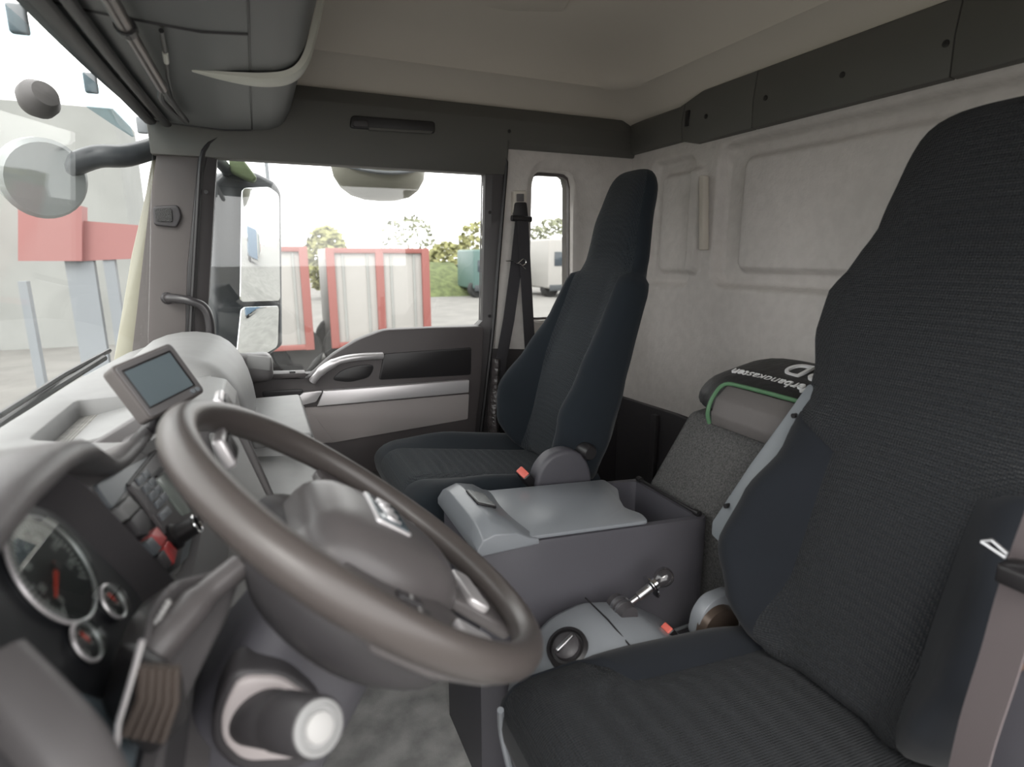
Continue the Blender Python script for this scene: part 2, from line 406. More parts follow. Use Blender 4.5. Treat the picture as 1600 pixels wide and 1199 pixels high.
# ================================================================== PASSENGER DOOR
def door():
    root = empty('door_1', (.4, YD, -.6), kind='structure')
    N = 120; cen = V3((.35, YD, .0)); y = YD
    win = rpoly([oY(340, 233, y), oY(757, 257, y), oY(752, 508, y), oY(600, 516, y), oY(560, 531, y), oY(500, 582, y), oY(398, 588, y), oY(318, 600, y)], [.035, .03, .01, .06, .06, .03, .02, .02], 8)
    wi = resample(win, N, cen=cen)
    r0 = rpoly([V3((-.115, y-.0, .352)), V3((.862, y-.0, .375)), V3((.80, y, -.28)), V3((.735, y, -.76)), V3((.70, y, -1.14)), V3((-.26, y, -1.14)), V3((-.225, y, -.35))], [.09, .06, .1, .1, .05, .05, .05], 8)
    ro = resample(r0, N, cen=cen)
    m = MB()
    # sash: rounded inner lip, then shallow flange
    lip = [cen+(p-cen)*1.05+V3((0, -.026, 0)) for p in wi]
    mid = [a.lerp(b, .35)+V3((0, -.012, 0)) for a, b in zip(lip, ro)]
    rin = [cen+(b-cen)*.985+V3((0, -.028, 0)) for b in ro]
    m.loft([[p+V3((0, .03, 0)) for p in wi], [p+V3((0, -.012, 0)) for p in wi], lip, rin, ro, [p+V3((0, .05, 0)) for p in ro]], cap=False)
    m.done('door_frame', 'frame', root, smooth=30)
    m = MB(); m.prism([p+V3((0, .012, 0)) for p in wi], (0, .004, 0)); g = m.done('window_glass', 'glass', root)
    # screw caps on the sash
    for px, py in ((765, 332), (415, 223), (563, 234), (322, 300), (765, 494)):
        p = oY(px, py, y-.030); m = MB(); m.lathe(p, (0, -1, 0), [(0, -.003), (.006, -.003), (.006, .001), (0, .0015)], 12); m.done('screw_cap', 'blackp', root)
    # seal round the frame
    m = MB(); pts = [cen+(p-cen)*.995+V3((0, -.032, 0)) for p in ro]; m.tube(pts, .008, 8, loop=True); m.done('door_seal', 'blackp', root)
    # upper door panel
    Y1 = y-.045
    P = lambda px, py, yy=Y1: oY(px, py, yy)
    pan = [P(395, 590), P(480, 592), P(520, 555), P(560, 531), P(600, 516), P(680, 512), P(757, 510), P(752, 600), P(745, 660), P(738, 720), P(520, 745), P(450, 760), P(405, 700), P(388, 640)]
    m = MB(); m.prism(rpoly(pan, .02, 4), (0, .05, 0)); body = m.done('door_panel', 'doorg', root, bevel=.006, seg=2, ang=40)
    lo = [P(405, 640, Y1-.006), P(500, 636, Y1-.006), P(733, 616, Y1-.006), P(731, 655, Y1-.006), P(520, 692, Y1-.006), P(470, 694, Y1-.006), P(424, 660, Y1-.006)]
    m = MB(); m.prism(rpoly(lo, .006), (0, .02, 0)); m.done('lower_panel', 'taupe', root, bevel=.003, seg=2)
    spk = [P(425, 652, Y1-.010), P(490, 648, Y1-.010), P(520, 690, Y1-.010), P(470, 700, Y1-.010), P(430, 676, Y1-.010)]
    m = MB(); m.prism(rpoly(spk, .012), (0, .012, 0)); m.done('speaker_panel', 'taupe', root, bevel=.002, seg=2)
    st = [P(505, 611, Y1-.016), P(734, 594, Y1-.016), P(733, 614, Y1-.016), P(495, 636, Y1-.016)]
    m = MB(); m.prism(st, (0, .02, 0)); m.done('trim_strip', 'silver', root, bevel=.004, seg=3)
    ins = [P(592, 594, Y1-.004), P(600, 553, Y1-.004), P(737, 543, Y1-.004), P(736, 586, Y1-.004)]
    m = MB(); m.prism(rpoly(ins, .01), (0, .01, 0)); m.done('armrest_insert', 'blackp', root, bevel=.002, seg=2)
    # grab handle: swept silver bow
    bow = catmull([P(488, 596, Y1-.012), P(505, 578, Y1-.025), P(530, 564, Y1-.036), P(562, 558, Y1-.036), P(597, 556, Y1-.02)], 6)
    m = MB(); m.tube(bow, [.016]*5+[.019]*6+[.016]*(len(bow)-11), 12, flat=.8); m.done('grab_handle', 'silver', root)
    pk = [P(517, 594, Y1-.004), P(535, 578, Y1-.004), P(560, 571, Y1-.004), P(586, 570, Y1-.004), P(578, 590, Y1-.004), P(545, 598, Y1-.004)]
    m = MB(); m.prism(rpoly(pk, .02), (0, .01, 0)); m.done('handle_pocket', 'blackp', root, bevel=.002, seg=2)
    rc = [P(408, 612, Y1-.004), P(475, 608, Y1-.004), P(470, 622, Y1-.004), P(452, 634, Y1-.004), P(418, 638, Y1-.004)]
    m = MB(); m.prism(rpoly(rc, .012), (0, .012, 0)); rcs = m.done('opener_recess', 'blackp', root, bevel=.002, seg=2)
    lv = [P(416, 634, Y1-.02), P(455, 630, Y1-.02), P(474, 614, Y1-.02), P(504, 611, Y1-.02), P(494, 628, Y1-.02), P(462, 636, Y1-.02), P(418, 637, Y1-.02)]
    m = MB(); m.prism(rpoly(lv, .006), (0, .012, 0)); m.done('door_opener', 'silver', root, bevel=.003, seg=2)
    sw = [P(409, 585, Y1-.03), P(478, 583, Y1-.03), P(478, 590, Y1-.03), P(409, 594, Y1-.03)]
    m = MB(); m.prism(sw, (0, .06, 0)); swp = m.done('switch_panel', 'doorg', root, bevel=.003, seg=2)
    m = MB(); m.box(P(457, 583, Y1-.015), (.018, .02, .014)); m.done('window_switch', 'blackp', root, bevel=.003)
door()

# ================================================================== A-PILLAR, WINDSHIELD
def pillar():
    root = empty('trim_4', (-.25, YD, 0), kind='structure')
    m = MB(); y = YD-.02
    q = [oY(252, 190, y), oY(330, 205, y), oY(318, 240, y), oY(296, 420, y), oY(290, 560, y), oY(285, 640, y), oY(205, 640, y), oY(207, 545, y), oY(232, 330, y)]
    m.prism(rpoly(q, .01), (0, .08, 0)); m.done('pillar_cover', 'pillar', root, bevel=.008, seg=3, ang=25)
    q = [oY(320, 222, y-.008), oY(330, 222, y-.008), oY(318, 270, y-.012), oY(304, 420, y-.012), oY(300, 560, y-.012), oY(288, 560, y-.012), oY(292, 420, y-.012), oY(308, 262, y-.012)]
    m = MB(); m.prism(q, (0, .05, 0)); m.done('weather_seal', 'blackp', root, bevel=.005, seg=2)
    # exterior pillar skin seen past the windshield
    q = [oY(246, 195, y+.06), oY(256, 195, y+.06), oY(228, 380, y+.06), oY(207, 560, y+.06), oY(175, 590, y+.06), oY(178, 560, y+.06), oY(205, 400, y+.06), oY(228, 300, y+.06)]
    m = MB(); m.prism(q, (0, .05, 0)); m.done('outer_skin', 'creamp', root, bevel=.004, seg=2)
    # tweeter
    tw = empty('speaker', oY(262, 342, y-.01), 'small black square speaker grille on the passenger side pillar', 'speaker')
    q = [oY(238, 322, y-.012), oY(278, 320, y-.012), oY(284, 338, y-.012), oY(276, 356, y-.012), oY(240, 352, y-.012)]
    m = MB(); m.prism(rpoly(q, .01), (0, .014, 0)); m.done('speaker_housing', 'darkp', tw, bevel=.005, seg=3)
    q = [oY(241, 326, y-.017), oY(268, 325, y-.017), oY(270, 347, y-.017), oY(243, 346, y-.017)]
    m = MB(); m.prism(rpoly(q, .008), (0, .008, 0)); m.done('grille', mat('speaker mesh', (.05, .05, .05), .6, bump=1, bscale=420, kind='voronoi', bdist=.002), tw, bevel=.002, seg=2)
    # grab rail
    g = empty('grab_handle', oY(300, 470, y-.03), 'black curved grab rail bolted to the passenger side pillar', 'grab handle')
    pts = catmull([oY(262, 466, y-.0), oY(268, 466, y-.03), oY(295, 470, y-.05), oY(318, 480, y-.05), oY(328, 505, y-.05), oY(330, 560, y-.045), oY(330, 600, y-.03)], 6)
    m = MB(); m.tube(pts, .0135, 12); m.done('rail', 'railp', g)
    m = MB(); m.lathe(oY(262, 466, y+.004), (0, -1, 0), [(0, -.004), (.018, -.004), (.018, .008), (.012, .014), (0, .014)], 20); m.done('foot', 'railp', g)
pillar()

def wind_pt(s, t):
    "s along Y 0..1, t bottom..top: curved windshield"
    y = -.10+2.12*s; bow = 1-(2*(s-.5))**2
    xb = -.345-.06*bow; xt = -.235-.05*bow
    zb = -.40; zt = .385
    return V3((xb+(xt-xb)*t, y, zb+(zt-zb)*t))
root = empty('window_1', (-.35, 1, 0), kind='structure')
m = MB(); m.loft([[wind_pt(s/24, t/6) for t in range(7)] for s in range(25)], closed=False, cap=False); wg = m.done('glass', 'glass', root)
md = wg.modifiers.new('t', 'SOLIDIFY'); md.thickness = .005
m = MB(); m.tube([wind_pt(s/24, 1) for s in range(25)], .022, 8, flat=.6); m.done('upper_seal', 'blackp', root)
m = MB(); m.tube([wind_pt(s/24, 0)+V3((-.02, 0, -.03)) for s in range(25)], .03, 8); m.done('lower_seal', 'blackp', root)
# ================================================================== OVERHEAD CONSOLE
def overhead():
    root = empty('overhead_console', (0, 1, .45), 'grey overhead storage console spanning the cab above the windshield', 'overhead console')
    prof = [(-.262, .40), (-.255, .375), (-.20, .368), (-.05, .360), (.02, .366), (.075, .372), (.108, .388), (.132, .425), (.150, .48), (.168, .54), (.188, .62), (.20, .75), (-.26, .75)]
    pr = rpoly([V3((x, 0, z)) for x, z in prof], .02, 4)
    m = MB(); m.loft([[p+V3((0, yy, 0)) for p in pr] for yy in (-.02, .5, 1.0, 1.5, 1.995)]); m.done('housing', 'oh', root, smooth=35)
    # the gaps between flaps: thin dark joints standing in their grooves
    def gap(a, b, r=.002):
        q = MB(); q.tube([a, b], r, 6); return q.done('panel_joint', 'blackp', root)
    gap(V3((.022, -.0, .3665)), V3((.022, 1.985, .3665)), .0022)
    for yy in (.55, 1.165, 1.99):
        g = MB(); g.tube([V3((x, yy, z)) for x, z in prof[1:5]], .0035, 6); g.done('panel_joint', 'blackp', root)
    for nm, x, z, r in (('header_strip', -.235, .362, .016), ('header_strip', -.195, .357, .012)):
        g = MB(); g.tube([V3((x-.02*(1-(2*(s/16-.5))**2), .02+1.94*s/16, z)) for s in range(17)], r, 8, flat=.6); g.done(nm, 'blackp', root)
    return prof
prof = overhead()
# sun blind roller with its cords
sb = empty('sun_blind', (-.15, 1.2, .34), 'dark sun blind roller rod under the overhead console', 'sun blind')
m = MB(); m.tube([V3((-.150, .06, .335)), V3((-.150, .9, .335)), V3((-.149, 1.11, .335))], .0115, 12); m.done('roller', 'rod', sb)
m = MB(); m.tube([V3((-.149, 1.10, .335)), V3((-.146, 1.46, .336))], .0105, 12); m.done('inner_rod', 'rod', sb)
m = MB(); m.lathe((-.149, 1.10, .335), (0, 1, 0), [(.0, 0), (.015, 0), (.015, .02), (0, .02)], 14); m.done('collar', 'blackp', sb)
for dx, r in ((-.012, .004), (.006, .005)):
    m = MB(); m.tube(catmull([V3((-.146, 1.45, .334)), V3((-.148+dx, 1.58, .335)), V3((-.138+dx*.3, 1.83, .345))], 4), r+.002, 8); m.done('hinge_arm', 'blackp', sb)
m = MB(); m.tube([oZ(252, 48, .355), oZ(258, 80, .352)], .004, 8); m.tube([oZ(258, 80, .352), oZ(262, 120, .345), oZ(272, 160, .348)], .003, 8); m.done('pull_cord', 'blackp', sb)
m = MB(); m.tube([oZ(258, 82, .350), oZ(260, 97, .350)], .0048, 8); m.done('cord_end', 'cream', sb)
# pale curved brackets that wrap the console edge
def bracket(yc):
    path = [V3((-.085, 0, .360)), V3((-.04, 0, .357)), V3((.02, 0, .358)), V3((.066, 0, .364)), V3((.094, 0, .372)), V3((.116, 0, .388)), V3((.134, 0, .418)), V3((.154, 0, .475)), V3((.172, 0, .535)), V3((.19, 0, .61)), V3((.202, 0, .70))]
    path = catmull(path, 5); secs = []; n = len(path)
    for i, p in enumerate(path):
        t = i/(n-1); wd = .031*min(1, .08+t*5.0)**.8*(1 if t < .5 else max(.3, 1-(t-.5)*1.3))
        tg = (path[min(i+1, n-1)]-path[max(i-1, 0)]).normalized(); nr = V3((tg.z, 0, -tg.x))
        th = .004+.012*sm(0, .3, t)*(1-.5*sm(.6, 1, t))
        secs.append([p+V3((0, yc+a*wd, 0))+nr*(b*th-.004) for a, b in ((-1, 0), (-1, .7), (-.6, 1), (.6, 1), (1, .7), (1, 0))])
    m = MB(); m.loft(secs); o = m.done('housing_strap', 'cream', None, smooth=45); return o
b1 = bracket(1.41); b1.name = 'console_bracket'; tag(b1, 'pale curved bracket with pointed tip wrapping the overhead console, nearer the passenger window', 'bracket')
m = MB(); m.lathe(oY(449, 114, 1.395), (.8, -.2, -.45), [(0, 0), (.005, 0), (.005, .012), (0, .012)], 12); m.done('screw', 'blackp', b1)
b2 = b1.copy(); C.objects.link(b2); b2.location.y = -.51; tag(b2, 'pale curved bracket on the overhead console cut by the top edge of the picture', 'bracket')
for ch in list(b1.children): c2 = ch.copy(); C.objects.link(c2); c2.parent = b2
for o_ in (b1, b2): o_['group'] = 'brackets on the overhead console'

# ================================================================== DASHBOARD
DN = V3((.9063, 0, .4226)); DVv = V3((-.4226, 0, .9063)); DD = -.27
def dp(u, v, h=0): return V3((0, u, 0))+DVv*v+DN*(DD+h)
def dpx(px, py, h=0):
    r = ray(px, py); P = r*((DD+h)/r.dot(DN)); return P
dash = empty('dashboard', (-.2, 1.0, -.4), 'grey dashboard with instrument hood, tray and rounded passenger side', 'dashboard')
ZT = -.262
# top deck with the tray recess
def dash_top():
    edge = [V3((-.135, 2.0, -.30))]
    N = 96
    ou = rpoly([wind_pt(0, .15)+V3((.0, .05, 0))*0+V3((0, 0, 0)), wind_pt(.25, .1), wind_pt(.5, .1), wind_pt(.75, .1), wind_pt(1, .1), V3((-.10, 2.03, 0)), V3((-.12, 1.2, 0)), V3((-.16, .95, 0)), V3((-.205, .80, 0)), V3((-.21, -.05, 0))], .01)
    for p in ou: p.z = ZT
    tr = rpoly([oZ(45, 686, ZT), oZ(120, 625, ZT), oZ(215, 615, ZT), V3((-.175, 1.33, ZT)), oZ(215, 690, ZT), oZ(130, 690, ZT)], .015)
    for p in tr: p.z = ZT
    cen = sum(tr, V3())/len(tr)
    oo = resample(ou, N, axes=(0, 1), cen=cen); ti = resample(tr, N, axes=(0, 1), cen=cen)
    low = [cen+(p-cen)*.93+V3((0, 0, -.03)) for p in ti]
    m = MB(); m.loft([[p+V3((0, 0, -.05)) for p in oo], oo, [cen+(p-cen)*1.04 for p in ti], [p+V3((0, 0, -.002)) for p in ti], low, [p+V3((0, 0, -.006)) for p in low]], cap=False)
    m.done('top_deck', 'dashtop', dash, smooth=50)
    m = MB(); m.prism([p+V3((0, 0, .0)) for p in low], (0, 0, -.006)); m.done('tray_mat', mat('ribbed tray mat', (.27, .265, .25), .6, bump=.8, bscale=60, bdist=.002, kind='wave', var=.12, vscale=60), dash)
    return low
low = dash_top()
for k, (px, py, a) in enumerate(((70, 674, .3), (180, 671, 1.2))):
    p = oZ(px, py, ZT-.028); d = V3((math.cos(a), math.sin(a), .0))*.009
    m = MB(); m.tube([p-d, p, p+d*.8+V3((0, 0, .004))], [.002, .003, .001], 6); o_ = m.done('wood_chip', mat('dry wood %d' % k, (.30, .19, .09), .8), None)
    tag(o_, 'tiny brown wood chip in the dash tray %s' % ('at its front corner' if k == 0 else 'near the monitor foot'), 'wood chip')
# instrument panel face (on the tilted plane)
m = MB(); m.prism([dp(.10, -.10), dp(.36, -.088), dp(.66, -.088), dp(.80, -.142), dp(.86, -.163), dp(1.06, -.166), dp(1.06, -.40), dp(.74, -.29), dp(.70, -.42), dp(.10, -.42)], -DN*.05); m.done('instrument_panel', 'dash', dash, bevel=.003)
# right-hand switch field, raised bluish plate
sp = [dpx(150, 757, .004), dpx(252, 702, .004), dpx(300, 672, .004), dpx(392, 760, .004), dpx(330, 835, .004), dpx(262, 902, .004), dpx(240, 880, .004), dpx(180, 800, .004)]
m = MB(); m.prism(rpoly(sp, .008), -DN*.012); m.done('switch_field', 'panelg', dash, bevel=.002, seg=2)
def dplate(name, pxs, h, depth, m_, par=dash, r=.003, bev=.0012):
    q = MB(); q.prism(rpoly([dpx(a, b, h) for a, b in pxs], r), -DN*depth); return q.done(name, m_, par, bevel=bev, seg=2)
ra = empty('climate_control', dpx(270, 770, .006), 'grey control unit with keypad and display in the dash behind the wheel rim', 'control unit')
dplate('gasket', [(199, 757), (244, 700), (265, 693), (338, 790), (303, 823), (262, 843)], .0065, .006, 'blackp', ra, .004)
dplate('faceplate', [(204, 757), (246, 706), (262, 700), (330, 790), (300, 815), (262, 836)], .010, .012, 'dash', ra, .004)
dplate('display', [(243, 750), (258, 738), (300, 800), (288, 806)], .013, .004, 'lcd', ra)
for i in range(4):
    for j in range(2):
        bx, by = 216+i*9.2+j*8, 748+i*12-j*9
        dplate('key', [(bx-1, by), (bx+6, by-7), (bx+13, by+3), (bx+6, by+10)], .0135, .004, 'panelg', ra, .001, .0006)
dplate('key', [(250, 802), (262, 790), (270, 800), (257, 813)], .0135, .004, 'panelg', ra, .001, .0006)
dplate('slot', [(236, 745), (252, 729), (255, 733), (239, 749)], .0135, .003, 'blackp', ra, .001, .0004)
dplate('slot', [(244, 741), (258, 728), (260, 731), (247, 745)], .0135, .003, 'blackp', ra, .001, .0004)
# black well with rocker switches
dplate('switch_well', [(178, 793), (199, 765), (244, 805), (239, 844), (216, 845)], .0055, .006, 'blackp', dash)
def rocker(pxs, name, m_, label, h=.016):
    q = MB(); q.prism(rpoly([dpx(a, b, h) for a, b in pxs], .002), -DN*.014); o = q.done(name, m_, None, bevel=.002, seg=2)
    tag(o, label, 'switch'); return o
rocker([(187, 791), (203, 774), (219, 792), (203, 810)], 'rocker_switch', 'dashtop', 'light grey rocker switch left of the display unit, uppermost in its well')
rocker([(205, 812), (221, 794), (236, 810), (233, 836), (221, 836)], 'rocker_switch', 'darkp', 'dark rocker switch in the well just above the red switches')
dplate('switch_well', [(221, 850), (243, 815), (286, 850), (281, 884), (263, 899)], .0055, .006, 'blackp', dash)
rocker([(229, 848), (237, 838), (254, 856), (246, 866)], 'rocker_switch', 'panelg', 'grey lower half switch beside the paler red switch')
rocker([(237, 836), (246, 823), (262, 842), (254, 853)], 'rocker_switch', mat('faded red switch', (.62, .12, .12), .4), 'pale red rocker switch in the dash, left one of the red pair')
rocker([(256, 855), (263, 844), (278, 860), (273, 881), (270, 880)], 'rocker_switch', 'red', 'bright red rocker switch in the dash, right one of the red pair')
rocker([(248, 868), (256, 858), (270, 880), (262, 890)], 'rocker_switch', 'darkp', 'dark lower half switch beside the bright red switch')
# rotary knob
kb = empty('rotary_knob', dpx(276, 836, .01), 'black rotary knob with chrome ring beside the red switches', 'knob')
o0 = dpx(274, 838, .012); o1 = dpx(297, 822, .05); ax = (o1-o0)
m = MB(); m.lathe(o0, DN, [(0, -.01), (.017, -.01), (.017, .002), (.013, .006), (.012, .026), (.009, .028), (.009, .02), (0, .02)], 24); m.done('knob_body', 'blackp', kb)
m = MB(); m.tube([o0+DN*.028+(DVv*math.cos(2*PI*k/24)+V3((0, 1, 0))*math.sin(2*PI*k/24))*.0115 for k in range(24)], .0018, 8, loop=True); m.done('ring', 'chrome', kb)

# instrument cluster: recessed black bezel box with the gauges
cl = empty('instrument_cluster', dpx(90, 950), 'instrument cluster with chrome ringed gauges and red needles under the hood', 'instrument cluster')
bz = [dp(.36, -.33, .012), dp(.36, -.10, .012), dp(.44, -.082, .012), dp(.62, -.086, .012), dp(.655, -.12, .012), dp(.665, -.20, .012), dp(.675, -.285, .012), dp(.60, -.325, .012)]
bi = [dp(.395, -.30, .004), dp(.395, -.12, .004), dp(.45, -.100, .004), dp(.58, -.100, .004), dp(.615, -.13, .004), dp(.625, -.20, .004), dp(.63, -.25, .004), dp(.55, -.30, .004)]
def axuv(pts): return pts
cc = dp(.52, -.19, .01)
def resamp_d(pts, n):
    # to (u,v) plane
    q = [V3((p.y, 0, p.dot(DVv))) for p in pts]; c_ = V3((cc.y, 0, cc.dot(DVv)))
    r = resample(q, n, cen=c_); h = pts[0].dot(DN)-DD
    return [dp(p.x, p.z, h) for p in r]
m = MB(); bo = resamp_d(rpoly(bz, .02), 80); bn = resamp_d(rpoly(bi, .02), 80)
m.loft([[p-DN*.02 for p in bo], bo, [p.lerp(q, .15)+DN*.012 for p, q in zip(bo, bn)], bn], cap=False); m.done('bezel', 'darkp', cl, smooth=40)
m = MB(); m.prism(bn, -DN*.006); m.done('cluster_face', 'gface', cl)
def gauge(px, py, rad, main):
    c = dpx(px, py, .006); nm = 'speedometer' if main else 'gauge'
    m = MB(); m.lathe(c, DN, [(0, -.004), (rad, -.004), (rad, .001), (0, .001)], 48); g = m.done(nm, 'gface', cl)
    m = MB(); m.tube([c+DN*.003+(V3((0, 1, 0))*math.cos(2*PI*k/48)+DVv*math.sin(2*PI*k/48))*rad for k in range(48)], .0017 if main else .0016, 8, loop=True); m.done('ring', 'silver', g)
    n = 40 if main else 8
    m = MB()
    for k in range(n+1):
        t = R(225-270*k/n); d = V3((0, 1, 0))*math.cos(t)+DVv*math.sin(t); ll = (.011 if k % 4 == 0 else .007) if main else .004
        a = c+DN*.0018+d*(rad-.005); b = a-d*ll; s_ = DN.cross(d)*(.0011 if main else .0007)
        m.prism([a-s_, a+s_, b+s_, b-s_], -DN*.0005)
    m.done('dial_marks', 'white', g)
    t = R(-20 if not main else 205) if main else R(100); 
    d = V3((0, 1, 0))*math.cos(t)+DVv*math.sin(t); s_ = DN.cross(d)
    a = c+DN*.004; L_ = rad*.62; wd = .0022 if main else .0014
    m = MB(); m.prism([a-s_*wd-d*rad*.1, a+s_*wd-d*rad*.1, a+d*L_+s_*wd*.4, a+d*L_-s_*wd*.4], DN*.0015); m.done('needle', 'needle', g)
    m = MB(); m.lathe(a, DN, [(0, 0), (rad*.09, 0), (rad*.09, .003), (0, .003)], 20); m.done('needle_hub', 'blackp', g)
    if main:
        for k, s in enumerate('0 20 40 60 80 100 120'.split()):
            tt = R(225-270*k/6*.92); d = V3((0, 1, 0))*math.cos(tt)+DVv*math.sin(tt)
            text(s, .010, frame3(c+DN*.002+d*(rad-.021), (0, 1, 0), DVv), 'dial_number', 'white', g, .0002)
    m = MB(); m.lathe(c+DN*.007, DN, [(0, 0), (rad*.98, 0), (rad*.98, .001), (0, .001)], 40); m.done('gauge_glass', 'lens', g)
gauge(78, 892, .049, True); gauge(172, 943, .0165, False); gauge(130, 1006, .0165, False)
m = MB(); m.prism([dp(.40, -.29, .0062), dp(.40, -.20, .0062), dp(.45, -.205, .0062), dp(.475, -.25, .0062), dp(.475, -.29, .0062)], -DN*.003); m.done('display', 'screen', cl, bevel=.001)
# the hood: arch over the cluster that runs on as a ledge to the right
def hood():
    Yl = [.05, .20, .32, .40, .48, .55, .60, .65, .69, .73, .77, .82, .90, 1.0, 1.05]
    Zt = [-.235, -.205, -.170, -.155, -.150, -.153, -.160, -.173, -.192, -.212, -.228, -.238, -.245, -.251, -.254]
    m = MB(); secs = []
    for y, z in zip(Yl, Zt):
        t = sm(.60, .80, y); xf = -.155-.012*t; th = .020-.004*t
        xb = -.235+.045*sm(.76, .90, y)
        secs.append([V3((xb, y, z-.035)), V3((xb+.0, y, z-.012)), V3((xb+.012, y, z-.001)), V3((xf-.012, y, z+.001)), V3((xf-.004, y, z-.004)), V3((xf+.002, y, z-.011)), V3((xf, y, z-.018)), V3((xf-.01, y, z-.022)), V3((xf-.035, y, z-.026)), V3((xb+.015, y, z-.04))])
    secs2 = []
    for a, b in zip(secs, secs[1:]):
        for k in range(4): secs2.append([p.lerp(q, k/4) for p, q in zip(a, b)])
    secs2.append(secs[-1])
    m.loft(secs2); m.done('instrument_hood', 'dash', dash, smooth=60)
    # slope that ties hood to top deck
    m = MB(); sk = []
    for y, z in zip(Yl, Zt):
        if y > .83: break
        bx = -.30+.065*sm(.62, .82, y)
        sk.append([V3((bx, y, ZT-.02)), V3((bx+.02, y, ZT+.002)), V3((max(bx+.03, -.238), y, max(z-.010, ZT+.003))), V3((-.212, y, z-.004)), V3((-.212, y, z-.05)), V3((bx, y, z-.09))])
    m.loft(sk); m.done('hood_skirt', 'dashtop', dash, smooth=50)
hood()
# centre fin: dark divider that ends the driver half of the dash
m = MB(); q = [V3((-.17, 1.06, -.235)), V3((-.06, 1.06, -.245)), V3((-.045, 1.06, -.29)), V3((.0, 1.06, -.45)), V3((-.01, 1.06, -.62)), V3((-.25, 1.06, -.62)), V3((-.28, 1.06, -.30))]
m.prism(rpoly(q, .02), (0, .02, 0)); m.done('centre_divider', 'dash', dash, bevel=.005)
m = MB(); q = [V3((-.10, 1.058, -.29)), V3((-.055, 1.058, -.30)), V3((-.012, 1.058, -.44)), V3((-.04, 1.058, -.47)), V3((-.08, 1.058, -.42))]
m.prism(rpoly(q, .01), (0, -.006, 0)); m.done('silver_vent_frame', 'dashtop', dash, bevel=.003)
# lower driver-side dash and knee panel
def lofty(name, profs, m_, par, sm_=45, bev=0):
    q = MB(); q.loft(profs); return q.done(name, m_, par, smooth=sm_, bevel=bev, seg=2)
kp = [(-.24, -.36), (-.105, -.385), (-.075, -.43), (-.10, -.52), (-.16, -.80), (-.22, ZF), (-.35, ZF), (-.33, -.3)]
lofty('knee_panel', [[V3((x, y, z)) for x, z in kp] for y in (-.04, .3, .6, 1.0)], 'dash', dash)
# passenger side: dome with a rounded end, a lidded box and a broad lower shelf
def dome():
    prof = [(-.34, -.28), (-.30, -.235), (-.22, -.215), (-.15, -.222), (-.10, -.250), (-.07, -.30), (-.055, -.36), (-.05, -.44), (-.055, -.52), (-.10, -.60), (-.34, -.62)]
    secs = []
    for k in range(17):
        t = k/16; y = 1.40+t*.61; e = min(1, (1-abs(2*t-1))*6); e = math.sqrt(max(0, 1-(1-e)**2)) if e < 1 else 1
        f = .80+.20*e; cx, cz = -.20, -.42
        sw = .02*math.sin(PI*t)
        secs.append([V3((cx+(x-cx)*f+(sw if x > -.2 else 0), y, cz+(z-cz)*f)) for x, z in prof])
    q = MB(); q.loft(secs); q.done('passenger_dash', 'dashtop', dash, smooth=60, sub=1)
dome()
def rbox(name, c, size, m_, par, r=.03, seg=5, rot=None):
    q = MB(); q.box(c, size, rot); return q.done(name, m_, par, bevel=r, seg=seg)
rbox('glove_box', (.0, 1.56, -.50), (.19, .46, .17), 'dashtop', dash, .03)
rbox('glove_box_lid', (.02, 1.55, -.408), (.13, .42, .025), 'dashtop', dash, .011)
lofty('centre_fascia', [[V3((x, y, z)) for x, z in [(-.30, ZT-.03), (-.12, ZT+.002), (-.085, -.270), (-.066, -.30), (-.055, -.40), (-.05, -.50), (-.07, -.60), (-.3, -.60)]] for y in (1.075, 1.2, 1.42)], 'dashtop', dash, 40, .004)
sh = [(-.22, -.425), (-.02, -.432), (.07, -.445), (.108, -.475), (.115, -.51), (.09, -.56), (.03, -.62), (-.10, -.70), (-.22, -.72)]
secs = []
for k in range(13):
    t = k/12; y = .985+t*.62; e = 1-abs(2*t-1)**6*.35
    secs.append([V3((-.22+(x+.22)*e, y, z)) for x, z in sh])
q = MB(); q.loft(secs); q.done('centre_shelf', 'dashtop', dash, smooth=60, sub=1)
q = MB(); q.tube(catmull([V3((.102, 1.03, -.50)), V3((.117, 1.15, -.51)), V3((.112, 1.40, -.51))], 4), .006, 8); q.done('shelf_edge', 'darkp', dash)
rbox('shelf_latch', (.104, 1.09, -.495), (.02, .05, .022), 'darkp', dash, .005, 3)
lofty('lower_dash', [[V3((x, y, z)) for x, z in [(-.33, -.5), (-.05, -.6), (-.08, -.80), (-.20, ZF), (-.36, ZF)]] for y in (1.0, 2.0)], 'darkp', dash)
# vents on the dome
for (px, py, w_) in ((349, 634, .06), (352, 700, .05)):
    p = oX(px, py, -.058 if py < 660 else -.048)
    q = MB(); q.box(p, (.012, w_, .035), Matrix.Rotation(R(-20), 3, 'Y')); q.done('vent_frame', 'silver', dash, bevel=.004)
    q = MB(); q.box(p+V3((.004, 0, .001)), (.010, w_-.016, .022), Matrix.Rotation(R(-20), 3, 'Y')); q.done('vent_slats', 'blackp', dash, bevel=.002)
# side defroster outlet at the far end
q = MB(); q.box(V3((-.045, 1.97, -.345)), (.13, .09, .09)); q.done('end_cap', 'dash', dash, bevel=.025, seg=4)
q = MB(); q.box(V3((-.02, 1.93, -.325)), (.07, .012, .045), Matrix.Rotation(R(10), 3, 'Y')); q.done('side_vent', 'dashtop', dash, bevel=.005)
